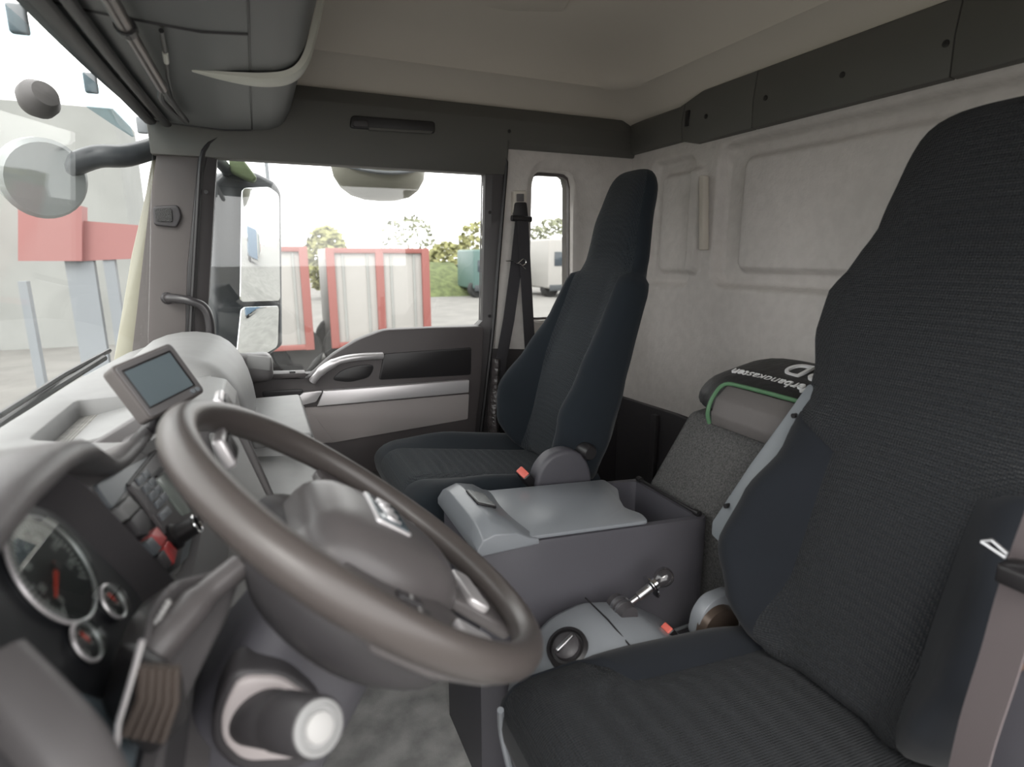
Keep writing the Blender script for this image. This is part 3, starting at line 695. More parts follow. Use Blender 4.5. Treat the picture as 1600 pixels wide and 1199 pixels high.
# wiper lying outside the windshield
wv = empty('windshield_wiper', (-.42, 1.6, -.30), 'black windshield wiper lying outside along the lower edge of the glass', 'wiper')
q = MB(); q.tube(catmull([V3((-.47, 1.15, -.315)), V3((-.455, 1.45, -.30)), V3((-.40, 1.85, -.27))], 6), .008, 8); q.done('wiper_arm', 'blackp', wv)
q = MB(); q.tube([V3((-.455, 1.30, -.285)), V3((-.44, 1.65, -.275)), V3((-.40, 1.92, -.26))], .006, 6); q.done('wiper_blade', 'blackp', wv)

# monitor on the dash
def monitor():
    a, b, c, d = (oY(171, 574, .93), oY(266, 535, 1.0), oY(324, 626, .985), oY(236, 657, .915))
    ux = (b-a).normalized(); uy = (d-a); uy = (uy-ux*uy.dot(ux)).normalized(); n = uy.cross(ux).normalized()
    if n.dot(-a) < 0: n = -n
    W = (b-a).length; H = (d-a).length
    P = lambda s, t, h=0: a+ux*(s*W)+uy*(t*H)+n*h
    root = empty('dash_monitor', P(.5, 1), 'small grey framed monitor standing on the dash tray', 'monitor')
    q = MB(); q.prism(rpoly([P(0, 0), P(1, 0), P(1, 1), P(0, 1)], .008), -n*.028); q.done('housing', 'pillar', root, bevel=.003)
    q = MB(); q.prism(rpoly([P(.04, .04, .0015), P(.985, .04, .0015), P(.985, .97, .0015), P(.04, .97, .0015)], .006), -n*.004); q.done('front_frame', 'dash', root, bevel=.001)
    q = MB(); q.prism(rpoly([P(.09, .12, .003), P(.90, .12, .003), P(.90, .83, .003), P(.09, .83, .003)], .002), -n*.003); q.done('bezel', 'blackp', root, bevel=.0008)
    q = MB(); q.prism([P(.11, .16, .004), P(.86, .16, .004), P(.86, .81, .004), P(.11, .81, .004)], -n*.002); q.done('screen', 'screen', root)
    for s in (.80, .88):
        q = MB(); q.lathe(P(s, .90, .001), n, [(0, 0), (.0035, 0), (.0035, .003), (0, .003)], 14); q.done('button', 'panelg', root)
    q = MB(); q.prism([P(.45, .7, -.025), P(.62, .7, -.025), P(.62, 1.02, -.025), P(.45, 1.02, -.025)], -n*.02); e_ = V3((-.19, 1.0, ZT-.03)); q.tube([P(.5, .8, -.03), P(.5, 1.05, -.05)*.6+e_*.4, e_], .012, 10); q.done('mount', 'blackp', root, bevel=.002)
monitor()

# ================================================================== STEERING WHEEL AND COLUMN
WC = V3((.0842, .5856, -.2844)); WA = R(39.16); WV = V3((-math.cos(WA), 0, math.sin(WA))); WN0 = V3((math.sin(WA), 0, math.cos(WA))); WB = R(1.54); WN = WN0*math.cos(WB)+V3((0, 1, 0))*math.sin(WB); WY = V3((0, 1, 0))*math.cos(WB)-WN0*math.sin(WB)
def wp_(y, v, h=0): return WC+WY*y+WV*v+WN*h
def wheel():
    root = empty('steering_wheel', WC, 'large dark grey four spoke steering wheel with badge on its hub', 'steering wheel')
    q = MB(); N = 96; secs = []
    for k in range(N):
        t = 2*PI*k/N; d = WY*math.cos(t)+WV*math.sin(t)
        g = 1+.045*sum(math.exp(-((t-c_)/.22)**2) for c_ in (R(20), R(160), R(225), R(315)))
        secs.append([WC+d*(.2095+.0155*g*math.cos(2*PI*j/20))+WN*(.0175*g*math.sin(2*PI*j/20)) for j in range(20)])
    q.loft(secs, loop=True); q.done('rim', 'wheel', root, smooth=80)
    # hub cover: domed rounded shield
    q = MB(); prof = []; shape = rpoly([V3((-.085, .075, 0)), V3((.085, .075, 0)), V3((.105, -.02, 0)), V3((.06, -.125, 0)), V3((-.06, -.125, 0)), V3((-.105, -.02, 0))], .045, 7)
    c0 = V3((0, -.02, 0)); rows = []
    for f, h in ((1.02, -.05), (1.0, -.02), (.985, -.005), (.95, .006), (.88, .016), (.75, .025), (.55, .031), (.3, .034), (.05, .035)):
        rows.append([wp_(c0.x+(p.x-c0.x)*f, c0.y+(p.y-c0.y)*f, h-.012) for p in shape])
    q.loft(rows); q.done('hub_cover', 'hub', root, smooth=70)
    # spokes
    def spoke(pts, name='spoke', m_='hub', th=.016, h=-.012, bev=.006):
        s = MB(); s.prism(rpoly([wp_(a, b, h) for a, b in pts], .012), -WN*th); return s.done(name, m_, root, bevel=bev)
    for sx in (-1, 1):
        spoke([(sx*a_, b_) for a_, b_ in ((.06, .045), (.14, .022), (.203, .028), (.205, -.035), (.180, -.105), (.150, -.148), (.118, -.130), (.07, -.085))])
        spoke([(sx*.114, -.078), (sx*.152, -.080), (sx*.158, -.122), (sx*.122, -.124)], 'spoke_trim', 'silver', .010, -.004, .003)
    spoke([(-.040, -.10), (.040, -.10), (.040, -.150), (.052, -.205), (-.052, -.205), (-.040, -.150)])
    spoke([(-.038, -.138), (.038, -.138), (.042, -.168), (-.042, -.168)], 'spoke_trim', 'silver', .010, -.004, .003)
    q = MB(); q.loft([[wp_(a*math.cos(2*PI*k/40)*1.0, -.025+b*math.sin(2*PI*k/40), h) for k in range(40)] for a, b, h in ((.120, .090, -.030), (.155, .130, -.040), (.156, .134, -.052), (.146, .124, -.075), (.11, .10, -.10), (.02, .02, -.115))]); q.done('back_cover', 'darkp', root, smooth=60)
    # thumb buttons on the side spokes
    for sx in (-1, 1):
        for k in range(4):
            c_ = wp_(sx*(.112+.019*k), -.030-.004*k, -.008); s = MB(); s.prism(rpoly([c_+WY*a+WV*b for a, b in ((-.007, -.014), (.007, -.014), (.007, .014), (-.007, .014))], .003), -WN*.008); s.done('thumb_button', 'darkp', root, bevel=.002)
            s = MB(); s.prism([c_+WN*.0006+WY*a+WV*b for a, b in ((-.003, -.0015), (.003, -.0015), (.003, .0015), (-.003, .0015))], -WN*.0008); s.done('button_symbol', 'white', root)
    # badge plate with lettering
    s = MB(); s.prism(rpoly([wp_(a, b, .024) for a, b in ((-.042, .012), (.042, .012), (.036, -.034), (-.036, -.034))], .006), -WN*.010); bp_ = s.done('badge_rim', 'silver', root, bevel=.002)
    s = MB(); s.prism(rpoly([wp_(a, b, .0252) for a, b in ((-.038, .009), (.038, .009), (.033, -.031), (-.033, -.031))], .005), -WN*.004); s.done('badge_plate', 'screen', root, bevel=.001)
    text('MAN', .026, frame3(wp_(0, -.011, .0262), WY, WV), 'badge_letters', 'silver', root, .0012)
wheel()
def column():
    root = empty('steering_column', WC-WN*.15, 'dark grey steering column cover behind the wheel', 'steering column')
    ax = -WN; base = WC-WN*.035
    sc = rpoly([V3((-.062, .05, 0)), V3((.062, .05, 0)), V3((.07, -.05, 0)), V3((.04, -.085, 0)), V3((-.04, -.085, 0)), V3((-.07, -.05, 0))], .03, 5)
    rows = []
    for t, f, off in ((.0, .72, 0), (.012, .86, 0), (.03, 1.0, 0), (.07, 1.05, 0), (.14, 1.15, .0), (.22, 1.2, 0), (.34, 1.15, 0)):
        rows.append([base+ax*t+WY*(p.x*f)+WV*(p.y*f) for p in sc])
    q = MB(); q.loft(rows); q.done('column_cover', 'consd', root, smooth=60)
    q = MB(); q.tube([base+ax*.2, base+ax*.34+V3((-.03, 0, -.15)), V3((-.16, .583, -1.05))], .05, 16); q.done('column_shaft', 'darkp', root)
    # light switch plate on the near side with the thick stalk
    p0 = oY(412, 1128, .492); fr = [(345, 1118), (372, 1062), (440, 1062), (486, 1095), (500, 1150), (470, 1188), (380, 1192), (346, 1160)]
    q = MB(); q.prism(rpoly([oY(a, b, .488) for a, b in fr], .012), (0, .03, 0)); q.done('stalk_plate', mat('light grey plate', (.42, .38, .38), .45), root, bevel=.003)
    fr2 = [(330, 1120), (362, 1048), (446, 1048), (500, 1090), (516, 1150), (478, 1205), (372, 1210), (330, 1170)]
    q = MB(); q.prism(rpoly([oY(a, b, .494) for a, b in fr2], .016), (0, .04, 0)); q.done('plate_surround', 'darkp', root, bevel=.006)
    a = oY(398, 1118, .50); b = oY(497, 1137, .405); d = (b-a); l_ = d.length
    q = MB(); q.lathe(a, d, [(0, 0), (.024, 0), (.0225, l_*.45), (.0205, l_*.47), (.0235, l_*.50), (.0225, l_*.97), (.0205, l_), (0, l_)], 32); q.done('stalk_grip', 'darkp', root)
    q = MB(); q.lathe(b, d, [(0, -.002), (.0200, -.002), (.0200, .002), (.016, .003), (.0155, .001), (0, .001)], 32); q.done('stalk_ring', 'dashtop', root)
    q = MB(); q.lathe(b, d, [(0, 0), (.0115, 0), (.011, .004), (.006, .0055), (0, .0055)], 28); q.done('stalk_button', 'white', root)
    # second slim lever rising past the rim
    q = MB(); q.tube(catmull([WC-WN*.07+WY*.05, oY(455, 925, .60), oY(405, 965, .56)], 4), .008, 10); q.done('indicator_lever', 'darkp', root)
    # ribbed boot and side cheek toward the dash
column()
# side vent below the cluster, silver edged, beside the column
sv = empty('ribbed_air_outlet', dpx(240, 1090, .0), 'dark ribbed vertical air outlet between cluster and steering column', 'air outlet')
q = MB(); q.prism(rpoly([oY(222, 1030, .44), oY(282, 1040, .44), oY(298, 1120, .44), oY(236, 1186, .44), oY(190, 1140, .44)], .01), (-.02, .03, 0)); q.done('outlet_body', 'blackp', sv, bevel=.003)
for k in range(5):
    f = k/4; a = oY(224+f*50, 1040+f*3, .432); b = oY(196+f*56, 1148+f*10, .432)
    q = MB(); q.tube([a, (a+b)/2+V3((.004, 0, 0)), b], .0035, 8); q.done('rib', mat('brown grey rib %d' % k, (.05, .038, .032), .5), sv)
q = MB(); q.tube([oY(222, 1002, .43), oY(206, 1060, .43), oY(185, 1130, .43), oY(180, 1199, .43)], .0022, 8); q.done('edge_strip', 'silver', sv)
# rim of the dash panel running under the cluster, lower left
q = MB(); q.tube(catmull([oY(-20, 1040, .40), oY(50, 1110, .38), oY(110, 1180, .36), oY(150, 1260, .34)], 5), .022, 12, flat=.6)
lo_ = q.done('dash_lower_rim', 'dash', dash)
# cheek between cluster and column with row of tiny control lamps
q = MB(); q.prism(rpoly([oY(272, 905, .55), oY(385, 880, .57), oY(360, 960, .55), oY(300, 1080, .50), oY(285, 1120, .48), oY(222, 1020, .47), oY(238, 950, .52)], .012), (-.03, .03, -.03)); q.done('column_cheek', 'dash', dash, bevel=.006)
q = MB(); q.tube(catmull([oY(376, 885, .55), oY(320, 930, .53), oY(270, 985, .505), oY(232, 1030, .49)], 4), [.012]*5+[.015]*8, 12); q.done('cheek_ridge', 'hub', dash)
for k in range(5):
    p = oY(245+k*4.5, 972-k*7.5, .505); q = MB(); q.box(p, (.004, .004, .004)); q.done('control_lamp', 'white', dash, bevel=.0008)

WY = V3((0, 1, 0))
# ================================================================== SEATS
def seat(name, J, driver, label):
    root = empty(name, (J[0], J[1], ZF), label, 'seat', 'cab seats')
    rec = R(17); H = .93 if not driver else 1.03
    upv = V3((math.sin(rec), 0, math.cos(rec))); fv = V3((-math.cos(rec), 0, math.sin(rec))); J = V3(J)
    if driver:
        WT = [(0, .17), (.08, .215), (.16, .255), (.27, .250), (.36, .226), (.44, .232), (.52, .240), (.60, .268), (.68, .270), (.735, .236), (.80, .202), (.90, .190), (1, .170)]
        TT = [(0, .13), (.3, .14), (.6, .13), (.75, .12), (1, .10)]
        BT = [(0, .03), (.08, .09), (.17, .11), (.27, .085), (.38, .045), (.48, .01), (1, .0)]
        YS = lambda h: .115+.02*(1-sm(0, .2, h)) if h < .40 else (.115+.16*sm(.39, .49, h))
    else:
        WT = [(0, .20), (.07, .25), (.16, .275), (.26, .262), (.36, .232), (.50, .205), (.60, .195), (.64, .188), (.665, .150), (.70, .142), (.80, .132), (.9, .112), (1, .09)]
        TT = [(0, .13), (.3, .14), (.6, .12), (.7, .10), (1, .08)]
        BT = [(0, .04), (.08, .10), (.20, .115), (.34, .07), (.50, .035), (.64, .02), (.67, .0), (1, .0)]
        YS = lambda h: .125 if h < .60 else .125+.10*sm(.60, .66, h)
    # ring samples
    NI, NB = 12, 10
    hs = sorted(set([0, .004, .012, .025]+[.04+.02*k for k in range(int((H-.08)/.02)+1)]+[.64, .652, .658, .665, H-.05, H-.035, H-.022, H-.012, H-.005, H]))
    hs = [h for h in hs if h <= H]
    front = []; back = []; meta = []
    for h in hs:
        w0 = lerp_tab(WT, h/H if driver else h/H); T = lerp_tab(TT, h/H); B = lerp_tab(BT, h/H)
        e = 1
        if h > H-.07: e = max(0, 1-((h-(H-.07))/.07)**3)**.5
        if h < .04: e = max(0.02, 1-((.04-h)/.04)**3)**.5
        w_ = w0*(.55+.45*e); T *= (.12+.88*e)
        ys = min(YS(h), w_*.93)
        ysl = [ -w_*math.sin(PI/2*(1-k/NB))**1 if False else -(ys+(w_-ys)*(1-(k/NB)**1.6)) for k in range(NB)]
        ysl = [-(ys+(w_-ys)*(1-(k/NB))**.75) for k in range(NB)] + [-ys+2*ys*k/NI for k in range(NI+1)] + [ys+(w_-ys)*((k+1)/NB)**.75 for k in range(NB)]
        # denser close to the edge
        fr = []; bk = []
        for idx, y in enumerate(ysl):
            a = min(1, abs(y)/w_); edge = max(0, 1-a**3.2)**.42
            bol = B*sm(.42, .80, a)*(1-.15*sm(.85, 1, a))
            groove = -.006 if idx in (NB, NB+NI) and ys < w_*.9 else 0
            lum = .012*math.sin(min(1, h/.5)*PI)*(1-a*a)
            hd = .015*sm(.70, .85, h/H)
            if edge < .0001: edge = 0
            f = -.02+(T/2)*edge+(bol+lum+hd+groove)*min(1, edge*1.6+.35)
            b = -.02-(T/2)*edge+(bol*.55+hd)*(1 if edge < .5 else 1)*sm(.3, 1, a)
            if a >= .999: m_ = (f+b)/2; f = b = m_
            fr.append(J+WY*y+upv*h+fv*(f)); bk.append(J+WY*y+upv*h+fv*b)
        front.append(fr); back.append(bk)
    nc = len(front[0]); i0, i1 = NB, NB+NI
    # bolsters + back shell; centre panel separate
    q = MB(); bm = q.bm
    F = [[bm.verts.new(p) for p in r_] for r_ in front]; Bk = [[(F[i][j] if j in (0, nc-1) else bm.verts.new(p)) for j, p in enumerate(r_)] for i, r_ in enumerate(back)]
    for i in range(len(hs)-1):
        for j in range(nc-1):
            if not (i0 <= j < i1): bm.faces.new((F[i][j], F[i][j+1], F[i+1][j+1], F[i+1][j]))
            bm.faces.new((Bk[i][j+1], Bk[i][j], Bk[i+1][j], Bk[i+1][j+1]))
    for r_ in (0, len(hs)-1):
        for j in range(nc-1):
            if not (i0 <= j < i1):
                vs = [F[r_][j], F[r_][j+1], Bk[r_][j+1], Bk[r_][j]]; vs = list(dict.fromkeys(vs))
                if len(vs) > 2: bm.faces.new(vs)
    q.done('backrest', 'fabric' if driver else 'litfabric', root, smooth=70)
    q = MB(); bm = q.bm
    G = [[bm.verts.new(front[i][j]) for j in range(i0, i1+1)] for i in range(len(hs))]
    G2 = [bm.verts.new(back[-1][j]) for j in range(i0, i1+1)]
    for i in range(len(hs)-1):
        for j in range(NI): bm.faces.new((G[i][j], G[i][j+1], G[i+1][j+1], G[i+1][j]))
    for j in range(NI): bm.faces.new((G[-1][j], G[-1][j+1], G2[j+1], G2[j]))
    q.done('backrest_panel', 'weave' if driver else 'litweave', root, smooth=70)
    # cushion: lofted along its length
    Lc = .56 if not driver else .585; wc = .262 if not driver else .245; sl_ = .155 if not driver else .095
    secsT = []; xs = [0, .01, .03, .06]+[.10+.03*k for k in range(int((Lc-.16)/.03)+1)]+[Lc-.05, Lc-.03, Lc-.018, Lc-.008, Lc-.002, Lc]
    J2 = J+V3((.05, 0, 0))
    rowsT = []; rowsB = []
    for x in xs:
        fe = max(0, 1-max(0, (x-(Lc-.08))/.08)**2.4)**.5
        w_ = wc*(.90+.10*sm(0, .15, x))*(1-.10*(1-fe))
        if driver: w_ *= 1
        z0 = sl_*x-.012*sm(.0, .2, x)*0
        ys = .135 if not driver else min(w_*.93, .140+.12*sm(.36, .47, x))
        ysl = [-(ys+(w_-ys)*(1-(k/NB))**.75) for k in range(NB)]+[-ys+2*ys*k/NI for k in range(NI+1)]+[ys+(w_-ys)*((k+1)/NB)**.75 for k in range(NB)]
        rt = []; rb = []
        for idx, y in enumerate(ysl):
            a = min(1, abs(y)/w_); edge = max(0, 1-a**4.5)**.45
            bol = (.026 if driver else .040)*sm(.50, .82, a)*sm(Lc, Lc*.55, x)
            groove = -.006 if idx in (NB, NB+NI) else 0
            hz = z0-.055+.055*edge*fe+(bol+groove)*min(1, edge+.2)*fe-.02*(1-fe)
            rt.append(J2+V3((-x, y, hz))); 
            k_ = sm(.9, 1, a)
            rb.append(J2+V3((-x, y, min(hz-.001, z0-.055-(.115 if driver else .075)*(1-.3*k_)*(.55+.45*fe)))))
        rowsT.append(rt); rowsB.append(rb)
    q = MB(); bm = q.bm
    T_ = [[bm.verts.new(p) for p in r_] for r_ in rowsT]; B_ = [[bm.verts.new(p) for p in r_] for r_ in rowsB]
    for i in range(len(xs)-1):
        for j in range(nc-1):
            if not (i0 <= j < i1): bm.faces.new((T_[i][j], T_[i][j+1], T_[i+1][j+1], T_[i+1][j]))
            bm.faces.new((B_[i][j+1], B_[i][j], B_[i+1][j], B_[i+1][j+1]))
        for j in (0, nc-1): bm.faces.new((T_[i][j], T_[i+1][j], B_[i+1][j], B_[i][j]))
    for r_ in (0, len(xs)-1):
        for j in range(nc-1): bm.faces.new((T_[r_][j], T_[r_][j+1], B_[r_][j+1], B_[r_][j]))
    q.done('cushion', 'fabric' if driver else 'litfabric', root, smooth=70)
    q = MB(); bm = q.bm
    G = [[bm.verts.new(rowsT[i][j]) for j in range(i0, i1+1)] for i in range(len(xs))]
    for i in range(len(xs)-1):
        for j in range(NI): bm.faces.new((G[i][j], G[i][j+1], G[i+1][j+1], G[i+1][j]))
    q.done('cushion_panel', 'weave' if driver else 'litweave', root, smooth=70)
    # pedestal
    q = MB(); q.box((J.x-.17, J.y, (J.z-.12+ZF)/2), (.36, .38, (J.z-.12-ZF))); q.done('seat_base', 'blackp', root, bevel=.02)
    return root, J, upv, fv
dr, JD, u_, f_ = seat('driver_seat', (.85, .555, -.740), True, 'large dark driver seat with tall headrest, nearest the camera behind the wheel')
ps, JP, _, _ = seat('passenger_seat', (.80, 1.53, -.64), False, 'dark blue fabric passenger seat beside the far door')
# recliner cover on the passenger seat, inboard side
q = MB(); yy = 1.24
pts = [oY(835, 765, yy), oY(842, 735, yy), oY(860, 712, yy), oY(890, 702, yy), oY(915, 712, yy), oY(926, 740, yy), oY(925, 790, yy), oY(880, 800, yy)]
q.prism(rpoly(pts, .03, 5), (0, .05, 0)); q.done('recliner_cover', 'consd', ps, bevel=.012, seg=4)
q = MB(); q.lathe(oY(918, 706, 1.25), (0, -1, 0), [(0, -.03), (.022, -.03), (.022, .01), (.016, .018), (0, .018)], 24); q.done('recliner_knob', 'blackp', ps)
def buckle(p, d, s, par, label):
    root = empty('seat_belt_buckle', p, label, 'buckle')
    d = V3(d).normalized(); side = d.cross(V3((0, 1, 0))).normalized()
    y_ = side.cross(d).normalized(); mtx = Matrix((side, y_, d)).transposed()
    q = MB(); q.box(p, (s*.55, s*.85, s*1.9), mtx); q.done('buckle_body', 'blackp', root, bevel=s*.12)
    q = MB(); q.box(p+d*s*.95, (s*.42, s*.72, s*.16), mtx); q.done('release_button', 'redb', root, bevel=s*.06)
    q = MB(); q.tube([p-d*s*.9, p-d*s*2.4+V3((.02, 0, -.02))], s*.22, 8, flat=.5); q.done('buckle_stalk', 'blackp', root)
buckle(oY(826, 752, 1.27), (-.55, -.35, .75), .046, None, 'black buckle with red release button beside the passenger seat cushion')
buckle(oY(1052, 996, .835), (-.55, .0, .80), .034, None, 'black buckle with red release button between driver seat and gear console')
# grey side frame of driver seat back, far side
q = MB(); yy = .80
a = [oX(x_, y_, .975-.145*(y_-600)/216) for x_, y_ in ((1262, 600), (1231, 644), (1172, 725), (1112, 816), (1111, 836), (1140, 865), (1205, 800), (1275, 700), (1285, 610))]
q.prism(rpoly(a, .006), (.03, -.012, 0)); q.done('side_frame', 'panelg', dr, bevel=.003)
for px, py in ((1240, 650), (1134, 791)):
    q = MB(); q.lathe(oX(px, py, .938 if py < 700 else .842), (-1, 0, 0), [(0, -.01), (.005, -.01), (.005, .002), (0, .002)], 12); q.done('bolt', 'blackp', dr)
# armrest hinge shell at the seat's far rear corner
q = MB(); q.prism(rpoly([oY(1088, 1003, .80), (oY(1095, 965, .80)), oY(1112, 940, .80), oY(1150, 925, .80), oY(1160, 1005, .80)], .02), (0, .03, 0)); q.done('hinge_cover', 'cons', dr, bevel=.008, seg=3)
q = MB(); q.lathe(oY(1128, 985, .785), (0, -1, 0), [(0, -.02), (.05, -.02), (.045, .0), (0, .0)], 24); q.done('hinge_barrel', mat('brown metal', (.10, .075, .06), .35, .6), dr)
# outer shell + belt on the near side of the driver seat
nb = [oX(1600, 985, .80), oX(1550, 1110, .79), oX(1545, 1150, .78), oX(1535, 1260, .78), oX(1700, 1300, .78), oX(1720, 960, .80)]
q = MB(); q.prism(rpoly(nb, .02), (.08, 0, 0)); q.done('side_shell', 'consd', dr, bevel=.008)
q = MB(); q.lathe(oX(1586, 1043, .785), (-1, 0, 0), [(0, -.01), (.006, -.01), (.006, .003), (0, .003)], 12); q.done('bolt', mat('rusty bolt', (.25, .17, .13), .4, .7), dr)
bl = empty('seat_belt', oX(1560, 1000, .80), 'grey seat belt with metal tongue beside the driver seat back', 'seat belt')
def strip(path, wdir, wd, th, m_, name, par):
    path = [V3(p) for p in path]; secs = []
    for i, p in enumerate(path):
        t = (path[min(i+1, len(path)-1)]-path[max(i-1, 0)]).normalized()
        w_ = (wdir[i] if isinstance(wdir, list) else V3(wdir)); w_ = (w_-t*w_.dot(t)).normalized(); n = t.cross(w_)
        secs.append([p+w_*wd/2+n*th/2, p-w_*wd/2+n*th/2, p-w_*wd/2-n*th/2, p+w_*wd/2-n*th/2])
    q = MB(); q.loft(secs); return q.done(name, m_, par, smooth=50)
strip(catmull([oX(1640, 800, .74), oX(1592, 930, .735), oX(1560, 1040, .73), oX(1525, 1150, .725), oX(1500, 1260, .72)], 5), (.35, 1, 0), .046, .002, 'beltg', 'webbing', bl)
c_ = oX(1585, 893, .775)
q = MB(); q.prism(rpoly([oX(1556, 880, .715), oX(1612, 884, .715), oX(1612, 896, .715), oX(1575, 896, .715), oX(1557, 888, .715)], .004), (.03, 0, 0)); q.done('tongue_body', 'blackp', bl, bevel=.003)
q = MB(); q.box(oX(1600, 908, .72), (.02, .045, .022)); q.done('tongue_sleeve', 'blackp', bl, bevel=.004)
q = MB(); q.tube([oX(1534, 847, .715), oX(1572, 872, .715)], .0028, 8); q.tube([oX(1550, 845, .715), oX(1574, 866, .715)], .0022, 8); q.tube([oX(1534, 847, .715), oX(1551, 845, .715)], .0022, 8); q.done('tongue_plate', 'steel', bl)

# passenger belt at the B-pillar
pb = empty('seat_belt', oY(810, 420, YD-.03), 'black seat belt hanging at the B pillar behind the passenger door', 'seat belt')
y = YD-.045
q = MB(); q.prism(rpoly([oY(803, 298, y), oY(823, 298, y), oY(824, 345, y), oY(802, 345, y)], .006), (0, .03, 0)); q.done('height_adjuster', 'head', pb, bevel=.003)
q = MB(); q.prism(rpoly([oY(808, 303, y-.006), oY(819, 303, y-.006), oY(819, 315, y-.006), oY(808, 315, y-.006)], .002), (0, .01, 0)); q.done('adjuster_button', 'dash', pb, bevel=.002)
q = MB(); q.prism(rpoly([oY(806, 316, y-.012), oY(823, 316, y-.012), oY(826, 345, y-.012), oY(803, 345, y-.012)], .008), (0, .02, 0)); q.tube([oY(799, 341, y-.02), oY(830, 343, y-.02)], .011, 10); q.done('belt_guide', 'blackp', pb, bevel=.001)
strip([oY(814, 345, y-.02), oY(806, 420, y-.018), oY(795, 500, y-.016), oY(782, 570, y-.01), oY(770, 700, y-.0)], (1, 0, 0), .046, .002, 'belt', 'webbing', pb)
strip([oY(817, 345, y-.026), oY(821, 420, y-.03), oY(825, 490, y-.034), oY(829, 560, y-.05)], (1, .1, 0), .046, .002, 'belt', 'webbing', pb)
q = MB(); yq = y-.045; q.tube(catmull([oY(791, 408, yq), oY(800, 408, yq), oY(808, 412, yq), oY(817, 405, yq), oY(822, 410, yq), oY(816, 415, yq), oY(808, 411, yq)], 4), .0022, 8); q.tube([oY(812, 412, yq), oY(821, 421, yq)], .0022, 8)
tag(q.done('wire_clip', 'chrome'), 'small shiny wire clip pinned on the black passenger belt', 'clip')
q = MB(); q.prism(rpoly([oY(764, 545, YD-.026), oY(842, 545, YD-.026), oY(842, 700, YD-.026), oY(750, 702, YD-.026), oY(752, 640, YD-.026)], .01), (0, .02, 0)); tag(q.done('trim_5', 'frame', bevel=.004), kind='structure')
# plastic wrapped lower belt reel on the pillar
q = MB(); q.tube(catmull([oY(775, 560, y), oY(772, 620, y), oY(770, 660, y-.01), oY(775, 695, y-.01)], 4), [.024]*4+[.03]*4+[.034]*5, 12, flat=.6); tag(q.done('belt_reel_cover', mat('crumpled film', (.055, .048, .048), .28, bump=1, bscale=40, bdist=.01)), 'crumpled grey plastic wrapped around the lower end of the passenger door pillar', 'cover')

# ================================================================== CENTRE CONSOLE BOX
def console():
    root = empty('centre_console', (.62, 1.12, ZF), 'long grey console box with lid between the two seats', 'console')
    zt = lambda x: -.555-.045*(x-.31)/.6
    Y0, Y1, X0, X1 = .965, 1.235, .355, .925
    op = rpoly([V3((.70, Y0+.018, 0)), V3((.70, Y1-.018, 0)), V3((.895, Y1-.018, 0)), V3((.895, Y0+.018, 0))], .015)
    N = 72; cen = V3((.80, 1.10, 0))
    oi = resample(op, N, axes=(0, 1), cen=cen); oo = resample([V3((X0, Y0, 0)), V3((X0, Y1, 0)), V3((X1, Y1, 0)), V3((X1, Y0, 0))], N, axes=(0, 1), cen=cen)
    # corner-exact outer loop
    Z = lambda ps_, dz: [V3((p.x, p.y, zt(p.x)+dz)) for p in ps_]
    q = MB(); q.loft([[V3((p.x, p.y, ZF)) for p in oo], Z(oo, -.008), Z([cen+(p-cen)*.985 for p in oo], 0), Z(oi, 0), Z([cen+(p-cen)*.97 for p in oi], -.09)], cap=False)
    q.bm.faces.new(list(q.bm.verts)[-N:]); q.done('console_body', 'consd', root, smooth=45)
    # lid: slightly raised with a curved rear edge
    le = [V3((.43, Y0+.006, 0)), V3((.50, Y0+.006, 0)), V3((.60, Y0+.006, 0)), V3((.755, Y0+.006, 0)), V3((.765, 1.01, 0)), V3((.745, 1.05, 0)), V3((.765, 1.10, 0)), V3((.80, 1.16, 0)), V3((.80, Y1-.008, 0)), V3((.43, Y1-.008, 0))]
    le = rpoly(le, .012)
    q = MB(); bm = q.bm
    q.loft([[V3((p.x, p.y, zt(p.x)+.001)) for p in le], [V3((p.x, p.y, zt(p.x)+.010)) for p in le]]); q.done('lid', 'cons', root, bevel=.003, seg=2)
    # front hump with a latch
    pr = [(.345, -.574), (.345, -.550), (.358, -.522), (.383, -.510), (.412, -.521), (.440, -.546), (.462, -.556), (.462, -.574)]
    q = MB(); secs = []
    for k in range(11):
        t = k/10; yy = Y0-.002+t*(Y1-Y0+.004); e = 1-abs(2*t-1)**5*.35
        secs.append([V3((x+(.018*abs(2*t-1)**2 if x > .41 else 0), yy, -.575+(z+.575)*e if z > -.56 else z)) for x, z in pr])
    q.loft(secs); q.done('front_cover', 'cons', root, smooth=40, bevel=.003)
    c_ = V3((.402, 1.095, -.5140)); rt = Matrix.Rotation(R(22), 3, 'Y')
    q = MB(); q.box(c_+V3((0, 0, -.0005)), (.046, .076, .006), rt); q.done('latch_surround', 'blackp', root, bevel=.002)
    q = MB(); q.box(c_+V3((0, 0, .0012)), (.041, .070, .006), rt); q.done('latch_button', mat('stippled latch', (.26, .27, .27), .5, bump=.8, bscale=260, kind='voronoi', bdist=.001), root, bevel=.002)
    q = MB(); q.box((.350, 1.02, -.60), (.02, .05, .05)); q.done('cup_opening', 'blackp', root, bevel=.008)
    q = MB(); q.tube([V3((.905, Y0+.01, -.594)), V3((.905, Y1-.01, -.594))], .004, 8); q.lathe(V3((.905, Y0+.012, -.594)), (0, 1, 0), [(0, 0), (.008, 0), (.008, .014), (0, .014)], 12); q.lathe(V3((.905, Y1-.03, -.594)), (0, 1, 0), [(0, 0), (.008, 0), (.008, .014), (0, .014)], 12); q.done('hinge_rod', 'blackp', root)
console()

